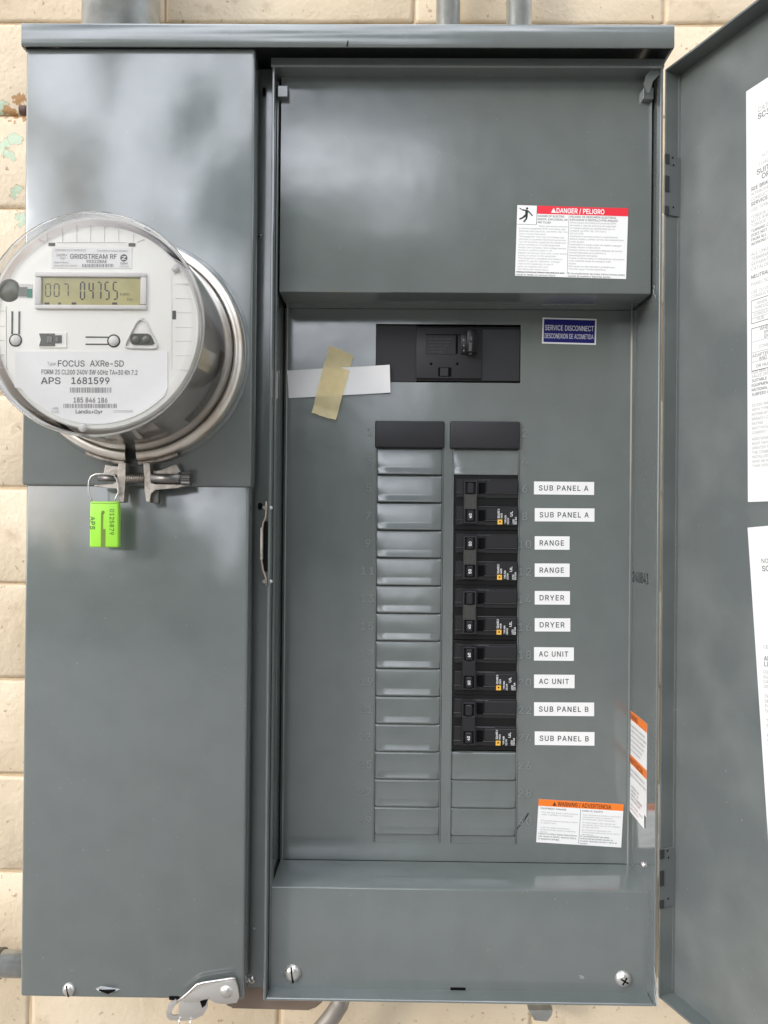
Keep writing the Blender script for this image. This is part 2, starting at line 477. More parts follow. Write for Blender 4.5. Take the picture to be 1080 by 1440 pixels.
# letter outlines by character code: advance width, then closed loops of x,y; capital height 1000
GLYPHS = {
    40: (537, [[175,406,178,481,185,557,198,636,214,715,235,792,259,867,286,938,315,1002,347,1060,464,1060,431,989,402,917,375,842,352,766,333,691,317,616,306,543,300,473,297,406,299,346,305,286,315,225,329,163,347,99,370,32,397,-38,428,-111,464,-189,347,-189,295,-91,252,7,219,107,195,208,180,307]]),
    41: (537, [[73,-189,110,-110,142,-35,169,35,191,102,209,167,222,229,232,289,238,348,240,406,237,473,231,543,219,616,204,691,185,766,162,842,136,917,106,989,73,1060,190,1060,222,1002,251,938,279,867,303,792,323,715,340,636,352,557,359,480,362,406,357,306,342,205,317,105,284,5,241,-93,190,-189]]),
    43: (891, [[389,67,389,715,501,715,501,67], [121,338,121,444,768,444,768,338]]),
    44: (369, [[74,-235,133,140,269,140,166,-235]]),
    45: (891, [[662,481,662,369,224,369,224,481]]),
    46: (369, [[187,-9,164,-6,143,3,124,17,109,36,100,57,97,81,100,104,109,126,124,144,143,159,164,168,187,170,211,168,232,159,251,144,266,126,274,104,277,81,274,57,266,36,251,17,232,3,211,-6]]),
    47: (490, [[462,1047,140,-150,28,-150,350,1047]]),
    48: (891, [[446,-13,375,-7,312,14,255,47,207,94,167,152,135,223,112,305,99,397,94,499,99,602,113,694,136,776,168,847,208,906,256,952,312,986,375,1007,446,1013,516,1007,579,986,635,952,683,906,723,847,755,776,778,694,792,602,797,499,792,397,778,305,755,223,724,152,684,94,636,47,580,14,516,-7], [446,97,492,103,534,118,570,145,602,181,628,227,649,283,664,347,673,419,676,499,673,581,664,653,649,717,628,773,602,819,570,855,534,882,492,898,446,903,399,898,357,882,320,855,289,819,263,773,242,717,227,653,218,581,215,499,218,419,227,347,242,283,263,227,289,181,320,145,357,118,399,103]]),
    49: (891, [[150,0,150,107,768,107,768,0], [542,1000,542,0,417,0,417,881,411,881,169,703,169,839,390,1000]]),
    50: (891, [[126,0,126,93,460,450,496,488,528,523,555,555,577,585,596,614,611,642,621,670,627,700,630,730,627,764,618,795,605,823,586,847,564,867,537,883,507,894,475,901,440,903,402,901,369,893,339,880,312,862,290,839,273,813,260,782,252,749,250,711,129,711,133,769,147,822,169,869,200,912,237,947,281,976,331,997,384,1009,442,1013,500,1009,553,997,601,976,644,948,680,915,710,875,732,831,745,783,749,732,747,695,740,660,729,624,713,588,690,550,660,508,624,463,578,411,525,353,300,119,300,111,765,111,765,0]]),
    51: (891, [[428,-13,369,-10,313,1,261,19,213,44,172,75,138,113,111,156,94,205,86,259,215,259,221,226,232,197,249,171,270,149,295,131,325,116,357,106,392,100,430,98,469,100,506,108,541,119,571,136,597,157,618,183,634,212,644,246,647,285,644,320,635,354,621,386,601,414,574,439,540,459,499,474,451,484,395,487,308,487,308,588,566,881,566,889,137,889,137,1000,732,1000,732,905,415,547,415,568,486,570,549,562,606,542,655,514,696,479,729,437,753,390,768,339,772,285,768,229,753,177,728,130,695,88,655,53,607,24,553,3,493,-9]]),
    52: (891, [[78,207,78,311,485,1000,611,1000,213,326,213,319,812,319,812,207], [554,0,554,238,554,287,554,624,674,624,674,0]]),
    53: (891, [[435,-13,377,-10,324,2,275,22,231,48,194,80,163,118,139,161,124,207,117,256,240,256,245,227,256,200,271,175,291,153,314,134,341,118,370,107,401,100,435,98,474,101,510,111,543,127,572,148,597,174,617,205,632,240,641,278,644,319,641,360,632,399,616,435,596,466,570,493,540,515,506,531,469,541,428,544,395,542,362,537,329,528,299,515,273,500,252,483,132,497,189,1000,720,1000,720,889,296,889,263,593,268,593,291,611,318,626,349,639,382,648,416,654,451,656,495,653,538,645,578,631,615,612,648,589,678,561,705,529,727,493,745,454,758,412,766,368,768,321,764,259,749,201,725,149,693,102,653,62,607,30,554,6,497,-9]]),
    54: (891, [[445,-13,385,-9,330,5,280,29,235,61,197,100,166,146,143,199,129,256,125,318,128,367,139,417,157,470,183,527,221,594,270,669,496,1000,633,1000,297,513,286,513,296,532,309,549,324,565,342,580,362,593,385,603,409,611,434,616,462,617,520,613,573,600,621,579,663,550,698,514,727,471,748,423,760,368,764,309,760,249,746,193,723,143,692,98,654,59,609,28,559,5,504,-9], [445,95,482,98,517,108,548,123,575,144,599,169,618,199,632,233,641,269,644,309,641,349,632,386,618,419,599,449,575,474,548,494,517,509,482,518,445,521,408,518,373,510,342,495,314,474,290,450,271,420,257,387,248,351,246,311,248,271,257,234,271,200,290,170,314,144,342,123,373,108,408,98]]),
    55: (891, [[191,0,636,881,636,889,122,889,122,1000,768,1000,768,882,324,0]]),
    56: (891, [[445,-13,380,-9,321,3,266,22,219,49,178,82,146,121,121,166,107,214,102,266,105,307,113,346,128,384,147,418,171,448,199,474,230,495,264,511,300,520,300,525,254,542,215,569,182,605,158,648,143,696,138,748,143,797,156,842,178,884,208,921,244,953,287,979,335,998,388,1010,445,1013,501,1010,554,998,602,979,644,953,681,921,710,884,733,842,746,797,750,748,745,696,731,649,706,605,674,569,635,542,591,525,591,520,626,511,659,495,690,474,718,448,742,418,761,384,776,346,785,307,788,266,783,214,768,166,744,121,711,82,671,49,623,22,569,3,509,-9], [445,97,487,99,526,106,560,118,590,135,615,155,635,180,650,208,659,239,662,272,659,308,649,341,634,371,612,397,587,420,556,438,522,452,485,460,445,462,404,460,367,452,333,438,302,420,276,397,255,371,239,341,230,308,227,272,230,239,239,208,253,180,274,155,299,135,329,118,364,106,402,99], [445,569,479,571,510,579,539,590,564,606,586,626,604,650,617,677,625,706,628,738,625,770,617,800,605,826,587,849,566,868,541,884,512,895,480,902,445,904,410,902,378,895,349,884,323,868,302,849,284,826,271,800,264,770,261,738,264,706,271,677,284,650,302,626,323,606,349,590,379,579,410,571]]),
    57: (891, [[444,1013,504,1009,559,995,610,971,654,939,692,900,723,854,746,801,760,744,764,682,761,633,750,583,733,530,706,473,668,406,619,331,394,0,256,0,593,487,604,487,594,468,581,451,565,435,547,420,527,407,505,397,481,389,455,384,428,383,370,387,317,400,269,421,227,450,192,486,163,529,142,577,129,632,125,691,129,752,143,807,166,858,198,903,235,941,280,972,330,995,385,1009], [444,905,408,902,374,892,342,877,314,856,291,831,272,801,258,767,249,731,246,691,249,651,258,614,272,581,291,551,314,526,342,506,374,491,408,482,444,479,482,482,516,490,548,505,575,526,599,550,618,580,632,613,641,649,644,689,641,729,632,766,618,800,599,830,576,856,548,877,517,892,482,902]]),
    58: (369, [[187,-9,164,-6,143,3,124,17,109,36,100,57,97,81,100,104,109,126,124,144,143,159,164,168,187,170,211,168,232,159,251,144,266,126,274,104,277,81,274,57,266,36,251,17,232,3,211,-6], [187,532,164,535,143,544,124,558,109,577,100,598,97,621,100,645,109,667,124,685,143,700,164,709,187,711,211,709,232,700,251,685,266,667,274,645,277,621,274,598,266,577,251,558,232,544,211,535]]),
    61: (891, [[142,481,142,592,749,592,749,481], [142,191,142,301,749,301,749,191]]),
    65: (943, [[32,0,396,1000,543,1000,910,0,777,0,564,595,551,634,536,680,519,732,501,791,480,861,456,940,482,940,458,860,437,789,418,729,402,677,387,633,374,595,167,0], [216,279,216,391,727,391,727,279]]),
    66: (897, [[118,0,118,1000,474,1000,539,996,597,984,646,964,688,938,722,906,749,869,767,827,779,783,783,735,780,695,773,660,760,629,743,603,724,581,700,562,675,547,648,534,619,524,619,515,651,510,682,499,714,483,743,460,769,432,791,399,808,361,818,317,821,268,818,219,806,173,787,131,759,94,722,62,677,35,623,16,558,4,485,0], [245,112,481,112,552,117,607,132,648,157,676,189,693,226,699,268,696,301,687,332,673,361,654,388,630,410,601,429,567,443,530,451,488,454,245,454], [245,561,468,561,503,563,536,570,566,582,593,598,616,618,635,642,649,669,658,699,660,732,655,773,640,811,614,843,578,868,531,883,472,888,245,888]]),
    67: (1003, [[526,-13,442,-6,366,14,295,49,233,96,180,156,137,227,105,308,86,399,79,499,86,600,105,691,137,773,180,844,233,903,295,951,366,986,442,1006,526,1013,575,1011,623,1004,669,991,712,974,753,952,790,926,824,896,854,861,880,822,902,780,918,734,930,685,803,685,793,718,781,748,765,776,747,800,726,822,702,842,677,859,649,872,620,883,589,890,558,894,526,896,466,891,411,875,361,850,316,814,277,769,246,715,222,652,208,580,203,499,208,419,222,347,246,284,278,230,316,185,361,150,412,124,467,109,526,104,558,106,589,110,620,118,649,128,677,142,702,158,726,178,747,200,765,225,781,252,793,283,803,315,930,315,918,266,902,220,881,178,855,140,825,105,791,74,753,48,713,26,669,9,623,-3,576,-11]]),
    68: (987, [[430,0,189,0,189,112,422,112,499,117,567,133,625,159,674,194,714,239,745,293,767,355,780,425,785,502,780,578,767,647,745,709,715,762,676,806,628,842,572,867,507,883,434,888,183,888,183,1000,443,1000,536,993,619,973,693,940,757,895,810,838,852,769,883,689,901,601,907,502,901,403,883,313,852,233,809,164,755,106,689,60,613,27,527,7], [245,1000,245,0,118,0,118,1000]]),
    69: (823, [[118,0,118,1000,732,1000,732,888,245,888,245,562,699,562,699,450,245,450,245,112,738,112,738,0]]),
    70: (806, [[118,0,118,1000,726,1000,726,888,245,888,245,547,681,547,681,435,245,435,245,0]]),
    71: (1023, [[528,-13,443,-6,365,14,294,49,231,97,179,156,136,227,104,309,85,399,79,499,85,600,104,691,136,773,179,844,231,903,293,951,362,986,438,1006,521,1013,572,1011,622,1003,669,990,714,972,755,950,793,922,827,891,857,857,883,818,904,777,921,733,932,685,802,685,791,717,777,746,761,773,743,797,723,820,700,839,675,856,649,870,620,882,589,890,556,894,521,896,464,891,410,876,360,850,315,815,277,770,246,715,222,652,208,580,203,499,208,419,222,348,246,285,278,231,317,186,362,150,413,125,469,109,528,104,582,108,632,120,678,140,718,167,751,201,779,242,799,289,811,341,815,398,854,391,556,391,556,503,940,503,940,393,934,315,916,243,886,179,846,122,798,75,740,37,676,9,605,-8]]),
    72: (1016, [[118,0,118,1000,245,1000,245,568,771,568,771,1000,898,1000,898,0,771,0,771,456,245,456,245,0]]),
    73: (380, [[125,0,125,1000,255,1000,255,0]]),
    74: (779, [[364,-13,281,-5,209,21,148,64,102,124,74,197,65,286,65,340,192,340,192,286,197,229,213,183,239,146,274,119,315,103,364,98,411,103,453,119,487,146,513,183,529,229,534,286,534,1000,661,1000,661,286,652,197,624,124,578,64,518,21,446,-5]]),
    75: (917, [[205,286,205,425,228,455,251,484,273,513,296,541,319,569,343,596,367,623,391,650,416,677,715,1000,881,1000,454,542,448,543], [118,0,118,1000,245,1000,245,657,244,442,245,380,245,0], [732,0,369,509,448,608,882,0]]),
    76: (772, [[118,0,118,1000,245,1000,245,112,710,112,710,0]]),
    77: (1235, [[118,0,118,1000,298,1000,545,368,551,352,558,333,565,312,572,290,580,266,588,241,596,215,604,190,612,165,619,140,626,117,632,96,604,96,611,116,617,139,625,162,633,187,640,213,649,238,657,264,665,288,672,311,680,332,687,351,693,368,936,1000,1116,1000,1116,0,991,0,991,572,991,594,991,617,992,643,992,669,992,697,993,725,995,812,996,841,996,870,997,899,1008,899,998,868,989,836,978,805,968,773,957,743,947,713,937,685,928,658,919,633,910,610,903,589,896,572,672,0,562,0,335,572,328,589,321,609,313,631,304,655,295,682,285,710,275,739,264,770,254,801,243,834,232,866,220,899,234,899,234,873,235,846,236,818,237,789,237,760,238,731,239,646,239,619,240,595,240,572,240,0]]),
    78: (1029, [[118,0,118,1000,268,1000,674,359,686,341,699,320,713,296,728,270,745,241,762,210,779,177,796,143,813,108,796,105,792,142,790,178,788,213,786,247,785,279,785,309,784,337,784,362,784,383,784,1000,911,1000,911,0,760,0,397,570,381,596,365,623,349,650,331,680,312,713,291,749,268,790,241,836,211,889,234,892,236,844,238,798,240,754,242,714,243,678,244,645,245,616,245,592,246,572,246,0]]),
    79: (1048, [[525,-13,442,-6,366,14,296,49,233,96,181,156,137,227,105,308,86,399,79,499,86,600,105,691,137,773,181,844,233,903,296,951,366,986,442,1006,525,1013,608,1006,684,986,754,951,816,903,869,844,912,773,944,691,963,600,969,499,963,399,944,308,912,227,869,156,816,96,754,49,684,14,608,-6], [525,104,583,109,637,124,687,149,732,184,771,229,803,283,827,347,841,419,846,499,841,581,827,653,803,717,771,771,732,816,687,851,637,876,583,891,525,896,467,891,413,876,362,850,317,815,278,770,246,716,222,653,208,580,203,499,208,419,222,347,246,284,278,229,317,185,362,150,413,124,467,109]]),
    80: (874, [[118,0,118,1000,462,1000,535,995,599,981,653,958,699,927,737,889,766,845,787,795,799,741,803,683,799,626,787,572,766,522,737,477,699,439,653,407,599,384,535,370,462,365,215,365,215,477,457,477,506,479,548,488,584,503,613,523,637,548,655,577,667,610,675,645,677,683,675,722,667,757,655,789,637,818,613,842,584,862,548,877,505,886,456,889,245,889,245,0]]),
    81: (1048, [[482,313,615,313,726,166,754,128,921,-94,788,-94,679,52,651,90], [525,-13,442,-6,366,14,296,49,233,96,181,156,137,227,105,308,86,399,79,499,86,600,105,691,137,773,181,844,233,903,296,951,366,986,442,1006,525,1013,608,1006,684,986,754,951,816,903,869,844,912,773,944,691,963,600,969,499,963,399,944,308,912,227,869,156,816,96,754,49,684,14,608,-6], [525,104,583,109,637,124,687,149,732,184,771,229,803,283,827,347,841,419,846,499,841,581,827,653,803,717,771,771,732,816,687,851,637,876,583,891,525,896,467,891,413,876,362,850,317,815,278,770,246,716,222,653,208,580,203,499,208,419,222,347,246,284,278,229,317,185,362,150,413,124,467,109]]),
    82: (883, [[118,0,118,1000,464,1000,536,996,600,982,655,960,701,931,738,894,767,851,788,803,801,750,805,692,801,634,788,582,767,534,738,491,701,456,654,427,599,406,536,393,464,389,189,389,189,501,459,501,508,504,550,512,585,524,615,542,638,564,656,591,669,621,676,655,679,692,676,730,669,765,656,796,638,823,614,846,585,864,549,878,507,886,458,889,245,889,245,0], [694,0,452,450,595,450,841,0]]),
    83: (878, [[440,-17,370,-13,307,-2,251,18,201,45,159,78,126,118,100,163,83,214,75,268,205,268,212,232,224,200,243,172,266,149,295,130,327,115,363,105,400,99,440,97,484,99,524,106,562,118,596,135,624,156,648,181,665,209,676,240,679,274,676,304,667,330,653,352,633,371,609,387,582,402,551,415,517,426,481,437,361,470,285,497,221,529,169,568,132,615,110,670,102,732,107,786,122,836,147,880,181,919,222,952,270,979,325,998,383,1010,446,1013,510,1010,568,998,621,978,668,952,708,920,741,882,766,839,782,793,788,743,663,743,652,789,629,828,594,860,550,883,499,897,442,901,401,899,363,892,329,880,299,864,273,845,253,822,238,796,229,768,226,738,230,706,240,679,257,656,280,636,305,619,333,606,362,594,390,585,417,577,519,549,549,540,580,530,612,518,645,504,676,487,705,467,732,444,756,418,776,388,791,354,800,316,803,272,798,220,784,170,760,125,727,84,685,49,636,21,578,0,512,-13]]),
    84: (882, [[62,888,62,1000,819,1000,819,888,505,888,505,0,379,0,379,888]]),
    85: (1017, [[509,-16,433,-11,365,4,303,30,248,65,203,107,166,157,140,213,123,274,118,340,118,1000,244,1000,244,350,248,304,259,261,277,222,301,187,331,158,368,134,410,116,457,105,509,101,561,105,608,116,650,134,686,158,716,187,740,222,758,261,768,304,772,350,772,1000,899,1000,899,340,893,274,877,213,850,157,814,107,768,65,714,30,653,4,584,-11]]),
    86: (943, [[401,0,32,1000,166,1000,378,405,391,368,406,323,423,270,442,209,464,139,487,60,461,60,485,141,506,211,525,271,542,323,556,368,569,405,776,1000,910,1000,546,0]]),
    87: (1349, [[305,0,32,1000,162,1000,321,385,329,352,337,319,345,286,352,252,360,218,367,184,374,149,381,114,387,78,372,78,379,114,386,149,393,184,400,218,408,252,415,286,424,319,432,352,440,385,602,1000,746,1000,907,385,916,352,925,319,933,286,940,252,948,218,956,184,963,149,970,114,977,78,960,78,967,114,973,149,981,184,988,218,995,252,1003,286,1011,319,1019,352,1028,385,1186,1000,1316,1000,1042,0,895,0,723,635,712,678,701,722,691,769,680,820,670,874,660,934,687,934,677,877,668,825,658,776,648,729,637,682,625,635,453,0]]),
    88: (932, [[36,0,427,559,427,464,58,1000,205,1000,350,787,369,759,386,733,401,710,414,689,427,668,439,647,452,625,465,600,479,574,456,574,470,600,483,624,495,646,507,667,520,688,534,710,550,733,567,759,587,787,734,1000,877,1000,509,470,509,564,896,0,750,0,574,254,557,280,541,303,528,324,515,344,503,364,491,384,479,405,466,429,453,454,481,454,467,430,455,407,443,386,431,366,418,346,405,326,391,304,375,280,357,254,180,0]]),
    89: (928, [[400,0,400,409,32,1000,179,1000,378,677,399,642,419,608,437,574,455,539,472,498,491,453,440,453,458,499,476,540,494,576,512,609,531,643,551,677,749,1000,895,1000,527,409,527,0]]),
    90: (862, [[82,0,82,91,538,757,558,787,579,816,602,846,624,876,647,906,670,935,684,893,643,891,602,890,561,889,520,888,479,888,438,888,79,888,79,1000,780,1000,780,907,332,253,309,221,287,190,263,158,239,127,215,96,191,65,177,107,218,109,258,110,299,111,340,112,380,112,421,112,785,112,785,0]]),
    97: (765, [[314,-17,268,-14,226,-5,186,10,150,30,119,56,94,88,75,124,63,166,60,212,63,252,71,287,85,316,104,341,126,362,152,380,182,394,213,405,246,414,281,421,316,427,350,432,392,438,429,442,459,446,485,450,506,455,521,462,533,471,539,484,542,501,542,505,540,534,534,560,524,583,511,603,493,620,471,633,446,643,417,648,385,650,351,648,320,643,293,634,269,621,249,607,231,591,217,574,205,556,197,538,81,572,100,615,125,650,154,680,187,704,223,724,261,738,301,748,341,754,381,756,409,755,438,751,470,746,501,737,532,725,562,708,589,688,613,661,634,630,649,591,659,546,662,494,662,0,544,0,544,102,536,102,525,84,512,67,495,48,475,31,451,16,423,2,391,-8,355,-15], [335,89,377,92,415,101,448,115,476,135,499,157,518,183,531,211,539,241,542,271,542,373,535,368,524,362,510,358,493,353,475,349,455,346,434,342,414,339,394,337,375,334,359,332,345,330,317,326,290,320,264,312,240,302,220,289,203,274,191,255,183,233,181,206,183,182,189,161,200,142,215,126,233,113,255,103,279,95,306,91]]),
    98: (834, [[451,-16,408,-13,371,-6,339,7,312,24,289,42,271,61,256,81,243,99,232,115,220,115,220,0,103,0,103,1000,223,1000,223,628,232,628,243,643,255,660,270,680,288,699,310,716,337,733,369,745,406,753,450,756,510,750,565,735,615,709,659,673,697,628,727,575,749,514,763,446,767,371,763,296,749,228,727,166,697,113,660,68,616,32,566,5,511,-11], [433,92,477,96,515,108,549,129,578,156,602,190,621,229,634,273,642,321,645,372,642,423,634,470,621,513,603,552,579,585,550,612,516,632,477,644,433,648,389,644,351,633,317,613,288,587,264,555,246,517,232,473,224,425,221,372,224,319,232,270,246,226,265,187,289,154,318,128,352,108,390,96]]),
    99: (778, [[407,-16,343,-11,283,5,230,32,182,69,142,114,110,167,86,228,72,295,67,368,72,443,86,511,110,572,142,626,182,671,230,707,283,734,343,750,407,756,443,754,478,749,511,741,543,730,572,716,600,700,625,680,648,658,668,633,686,605,700,576,711,544,595,515,589,534,581,552,571,568,559,584,546,598,531,611,514,622,496,631,476,639,455,644,432,647,407,648,361,644,320,631,285,610,256,581,232,547,213,508,200,464,192,418,189,368,192,320,200,274,213,231,232,192,256,158,285,130,320,108,361,96,407,91,432,92,455,96,477,101,497,109,515,118,532,130,548,143,561,158,573,174,583,192,592,211,598,230,713,201,702,169,688,138,671,110,650,85,628,62,602,42,574,24,544,10,512,-1,479,-10,444,-14]]),
    100: (834, [[384,-16,324,-11,269,5,219,32,175,68,138,113,107,166,85,228,72,296,67,371,72,446,85,514,108,575,138,628,176,673,220,709,270,735,325,750,385,756,428,753,466,745,497,733,524,716,546,699,565,680,580,660,592,643,602,628,611,628,611,1000,731,1000,731,0,615,0,615,115,603,115,592,99,580,81,564,61,545,42,523,24,496,7,464,-6,427,-13], [402,92,445,96,483,108,517,128,546,154,570,187,589,226,602,270,610,319,613,372,610,425,602,473,589,517,570,555,547,587,518,613,484,633,445,644,402,648,358,644,318,632,284,612,255,585,232,552,213,513,200,470,192,423,189,372,192,321,200,273,213,229,232,190,256,156,285,129,319,108,358,96]]),
    101: (794, [[417,-16,348,-11,285,5,230,32,182,69,142,113,109,167,86,227,72,294,67,367,72,441,86,508,109,569,140,624,179,669,226,706,280,734,339,750,403,756,444,753,483,747,522,735,560,719,595,697,628,670,657,637,682,599,702,554,717,503,726,445,730,381,730,333,147,333,147,434,664,434,609,397,606,445,598,488,585,528,567,563,544,593,516,617,483,635,446,645,403,649,360,645,322,634,288,616,258,592,234,563,214,530,200,493,191,455,189,415,189,349,192,297,201,250,217,209,239,173,265,144,297,121,333,104,373,94,417,91,446,92,474,96,499,104,522,114,543,127,561,143,577,162,590,183,601,207,717,179,703,142,684,108,659,77,629,50,594,27,555,9,513,-5,466,-13]]),
    102: (499, [[448,746,448,643,13,643,13,746], [158,0,158,848,162,889,172,924,188,955,210,981,236,1003,266,1020,299,1032,333,1039,368,1042,394,1041,417,1039,437,1036,454,1032,467,1028,477,1024,447,921,440,923,432,925,422,928,411,930,398,931,383,932,350,928,323,919,303,904,290,883,281,856,279,823,279,0]]),
    103: (836, [[407,-296,354,-294,306,-286,263,-274,225,-259,191,-239,162,-216,137,-191,116,-165,99,-136,199,-80,211,-96,224,-112,239,-130,257,-146,278,-161,303,-173,333,-183,367,-189,407,-191,463,-186,513,-172,555,-148,587,-113,606,-68,612,-11,612,134,602,134,591,118,579,100,563,82,545,63,523,46,496,31,464,19,427,12,383,9,325,14,271,28,221,52,177,85,139,127,108,177,85,236,72,302,67,376,72,449,85,516,108,577,139,629,176,673,221,709,271,735,326,750,385,756,429,753,467,746,498,733,525,717,548,699,566,680,582,661,594,643,605,627,615,627,615,746,732,746,732,-17,727,-78,713,-131,689,-177,656,-214,617,-244,571,-267,520,-283,465,-293], [403,116,446,120,484,130,518,148,547,172,571,202,590,238,603,280,611,327,614,379,611,430,603,476,590,519,571,556,548,588,519,614,485,633,446,644,403,648,359,644,319,632,285,612,256,586,232,554,213,516,200,474,192,428,189,379,192,328,200,282,214,241,233,204,257,174,286,149,320,131,359,120]]),
    104: (806, [[223,446,223,0,103,0,103,1000,223,1000,223,565,201,565,227,627,260,676,299,712,344,736,393,751,447,756,495,752,540,742,580,724,616,700,646,669,670,631,688,585,698,532,702,472,702,0,582,0,582,462,577,516,562,562,537,598,503,625,461,642,413,647,378,644,346,637,316,624,289,606,267,583,248,556,235,523,226,487]]),
    105: (328, [[103,0,103,746,223,746,223,0], [164,870,143,873,123,881,106,894,92,910,84,929,81,950,84,971,92,990,106,1006,123,1019,143,1027,164,1030,187,1027,206,1019,224,1006,237,990,246,971,248,950,246,929,237,910,224,894,206,881,187,873]]),
    106: (328, [[103,746,223,746,223,-59,221,-103,213,-142,200,-178,181,-208,157,-234,127,-254,93,-269,53,-278,7,-281,-19,-281,-19,-170,4,-170,35,-167,61,-157,80,-141,93,-119,101,-91,103,-57], [164,870,142,873,122,881,105,894,91,910,83,929,81,950,83,971,91,990,105,1006,122,1019,142,1027,164,1030,186,1027,206,1019,223,1006,237,990,245,971,248,950,245,929,237,910,223,894,206,881,186,873]]),
    107: (748, [[216,268,216,416,237,416,559,746,708,746,362,392,348,392], [103,0,103,1000,223,1000,223,0], [578,0,291,365,376,450,732,0]]),
    108: (372, [[274,-5,221,0,178,15,145,40,122,73,108,115,103,166,103,1000,223,1000,223,194,225,163,229,140,236,122,248,111,265,104,287,102,298,102,308,103,315,103,321,104,328,105,334,107,355,5,344,3,332,0,318,-2,303,-3,289,-4]]),
    109: (1199, [[103,0,103,746,220,746,221,581,211,581,224,618,240,651,260,680,284,704,310,724,338,739,368,750,399,757,431,759,482,754,527,737,565,709,595,672,617,629,631,579,614,579,625,614,642,646,663,674,688,699,716,720,748,737,783,749,820,757,858,759,901,756,940,747,977,731,1011,709,1039,680,1063,646,1080,604,1091,556,1095,501,1095,0,974,0,974,499,969,548,954,586,929,615,897,634,861,646,823,650,791,647,762,640,736,629,713,613,694,593,679,570,668,545,661,516,659,486,659,0,539,0,539,511,534,550,520,583,497,611,467,633,432,645,392,650,363,647,336,641,310,629,286,613,265,593,247,568,234,539,226,506,223,468,223,0]]),
    110: (805, [[223,446,223,0,103,0,103,746,219,746,220,565,201,565,227,627,260,676,299,712,344,736,393,751,447,756,495,752,540,742,580,724,615,700,645,669,669,631,688,585,698,532,702,472,702,0,582,0,582,462,577,516,562,562,537,598,503,625,461,642,413,647,378,644,346,637,316,624,289,606,267,583,248,556,235,523,226,487]]),
    111: (816, [[407,-16,343,-11,283,5,230,32,182,69,142,114,110,167,86,228,72,295,67,368,72,443,86,511,110,572,142,626,182,671,230,707,283,734,343,750,407,756,473,750,533,734,587,707,634,671,674,626,706,572,730,511,744,443,749,368,744,295,730,228,706,167,674,114,634,69,587,32,533,5,473,-11], [407,91,455,96,496,108,531,130,561,158,585,192,604,231,617,274,625,320,628,368,625,417,617,464,604,507,585,547,561,581,531,610,496,631,455,644,407,648,361,644,320,631,285,610,256,581,232,547,213,508,200,464,192,418,189,368,192,320,200,274,213,231,232,192,256,158,285,130,320,108,361,96]]),
    112: (834, [[103,-281,103,746,220,746,220,628,232,628,242,643,255,660,270,680,288,699,310,716,337,733,369,745,406,753,450,756,510,750,565,735,615,709,659,673,697,628,727,575,749,514,763,446,767,371,763,296,749,228,727,166,697,113,660,68,616,32,566,5,511,-11,451,-16,408,-13,371,-6,339,7,312,24,290,42,271,61,256,81,243,99,232,115,223,115,223,-281], [433,92,477,96,515,108,549,129,578,156,602,190,621,229,634,273,642,321,645,372,642,423,634,470,621,513,603,552,579,585,550,612,516,632,477,644,433,648,389,644,351,633,317,613,288,587,264,555,246,517,232,473,224,425,221,372,224,319,232,270,246,226,265,187,289,154,318,128,352,108,390,96]]),
    113: (834, [[731,-281,611,-281,611,115,602,115,592,99,579,81,564,61,545,42,523,24,496,7,464,-6,427,-13,384,-16,324,-11,269,5,219,32,175,68,138,113,107,166,85,228,72,296,67,371,72,446,85,514,108,575,138,628,176,673,220,709,270,735,325,750,385,756,428,753,466,745,497,733,524,716,546,699,565,680,580,660,593,643,603,628,615,628,615,746,731,746], [402,92,445,96,483,108,517,128,546,154,570,187,589,226,602,270,610,319,613,372,610,425,602,473,589,517,570,555,547,587,518,613,484,633,445,644,402,648,358,644,318,632,284,612,255,585,232,552,213,513,200,470,192,423,189,372,192,321,200,273,213,229,232,190,256,156,285,129,319,108,358,96]]),
    114: (509, [[103,0,103,746,219,746,219,631,227,631,244,666,268,696,300,722,336,741,376,753,419,756,429,756,439,756,451,756,479,754,479,634,473,635,464,636,452,638,438,639,422,640,407,640,373,638,342,631,313,618,287,602,265,582,247,557,234,530,226,499,223,466,223,0]]),
    115: (717, [[358,-16,308,-14,262,-6,220,7,183,24,150,47,121,74,98,107,81,144,70,185,185,209,198,172,218,142,244,118,276,102,314,93,356,89,405,93,446,104,481,122,506,146,522,173,527,202,524,227,515,248,499,267,478,282,450,295,417,305,293,334,231,353,181,378,142,409,114,446,98,489,92,538,96,579,108,617,128,652,155,682,188,707,226,728,270,743,317,753,368,756,416,753,460,745,499,732,533,715,563,693,588,667,608,637,625,605,637,570,527,545,515,572,499,597,477,620,449,639,412,650,368,654,326,650,289,640,257,623,233,600,218,574,213,545,217,519,227,497,244,478,267,463,299,449,338,438,451,411,513,392,563,368,602,337,629,300,646,258,651,209,647,167,635,128,614,93,586,61,552,34,511,13,464,-3,413,-13]]),
    116: (447, [[401,746,401,643,13,643,13,746], [128,926,248,926,248,192,250,162,256,138,267,120,284,108,306,100,335,98,343,98,353,99,364,100,376,102,386,104,397,105,419,3,406,0,392,-3,377,-5,362,-7,346,-8,331,-8,271,-2,221,14,181,42,151,80,133,127,128,183]]),
    117: (806, [[358,-10,310,-7,266,4,226,21,190,45,160,77,136,115,118,161,107,214,103,273,103,746,223,746,223,283,229,229,244,184,269,147,303,120,345,104,393,99,428,101,460,109,490,122,516,140,539,163,557,190,571,223,579,259,582,300,582,746,702,746,702,0,586,0,586,181,604,181,578,118,545,69,505,33,461,9,412,-5]]),
    118: (765, [[319,0,34,746,166,746,325,305,341,260,355,215,367,171,379,127,392,83,404,41,362,41,374,83,387,127,399,171,411,215,425,260,440,305,599,746,730,746,445,0]]),
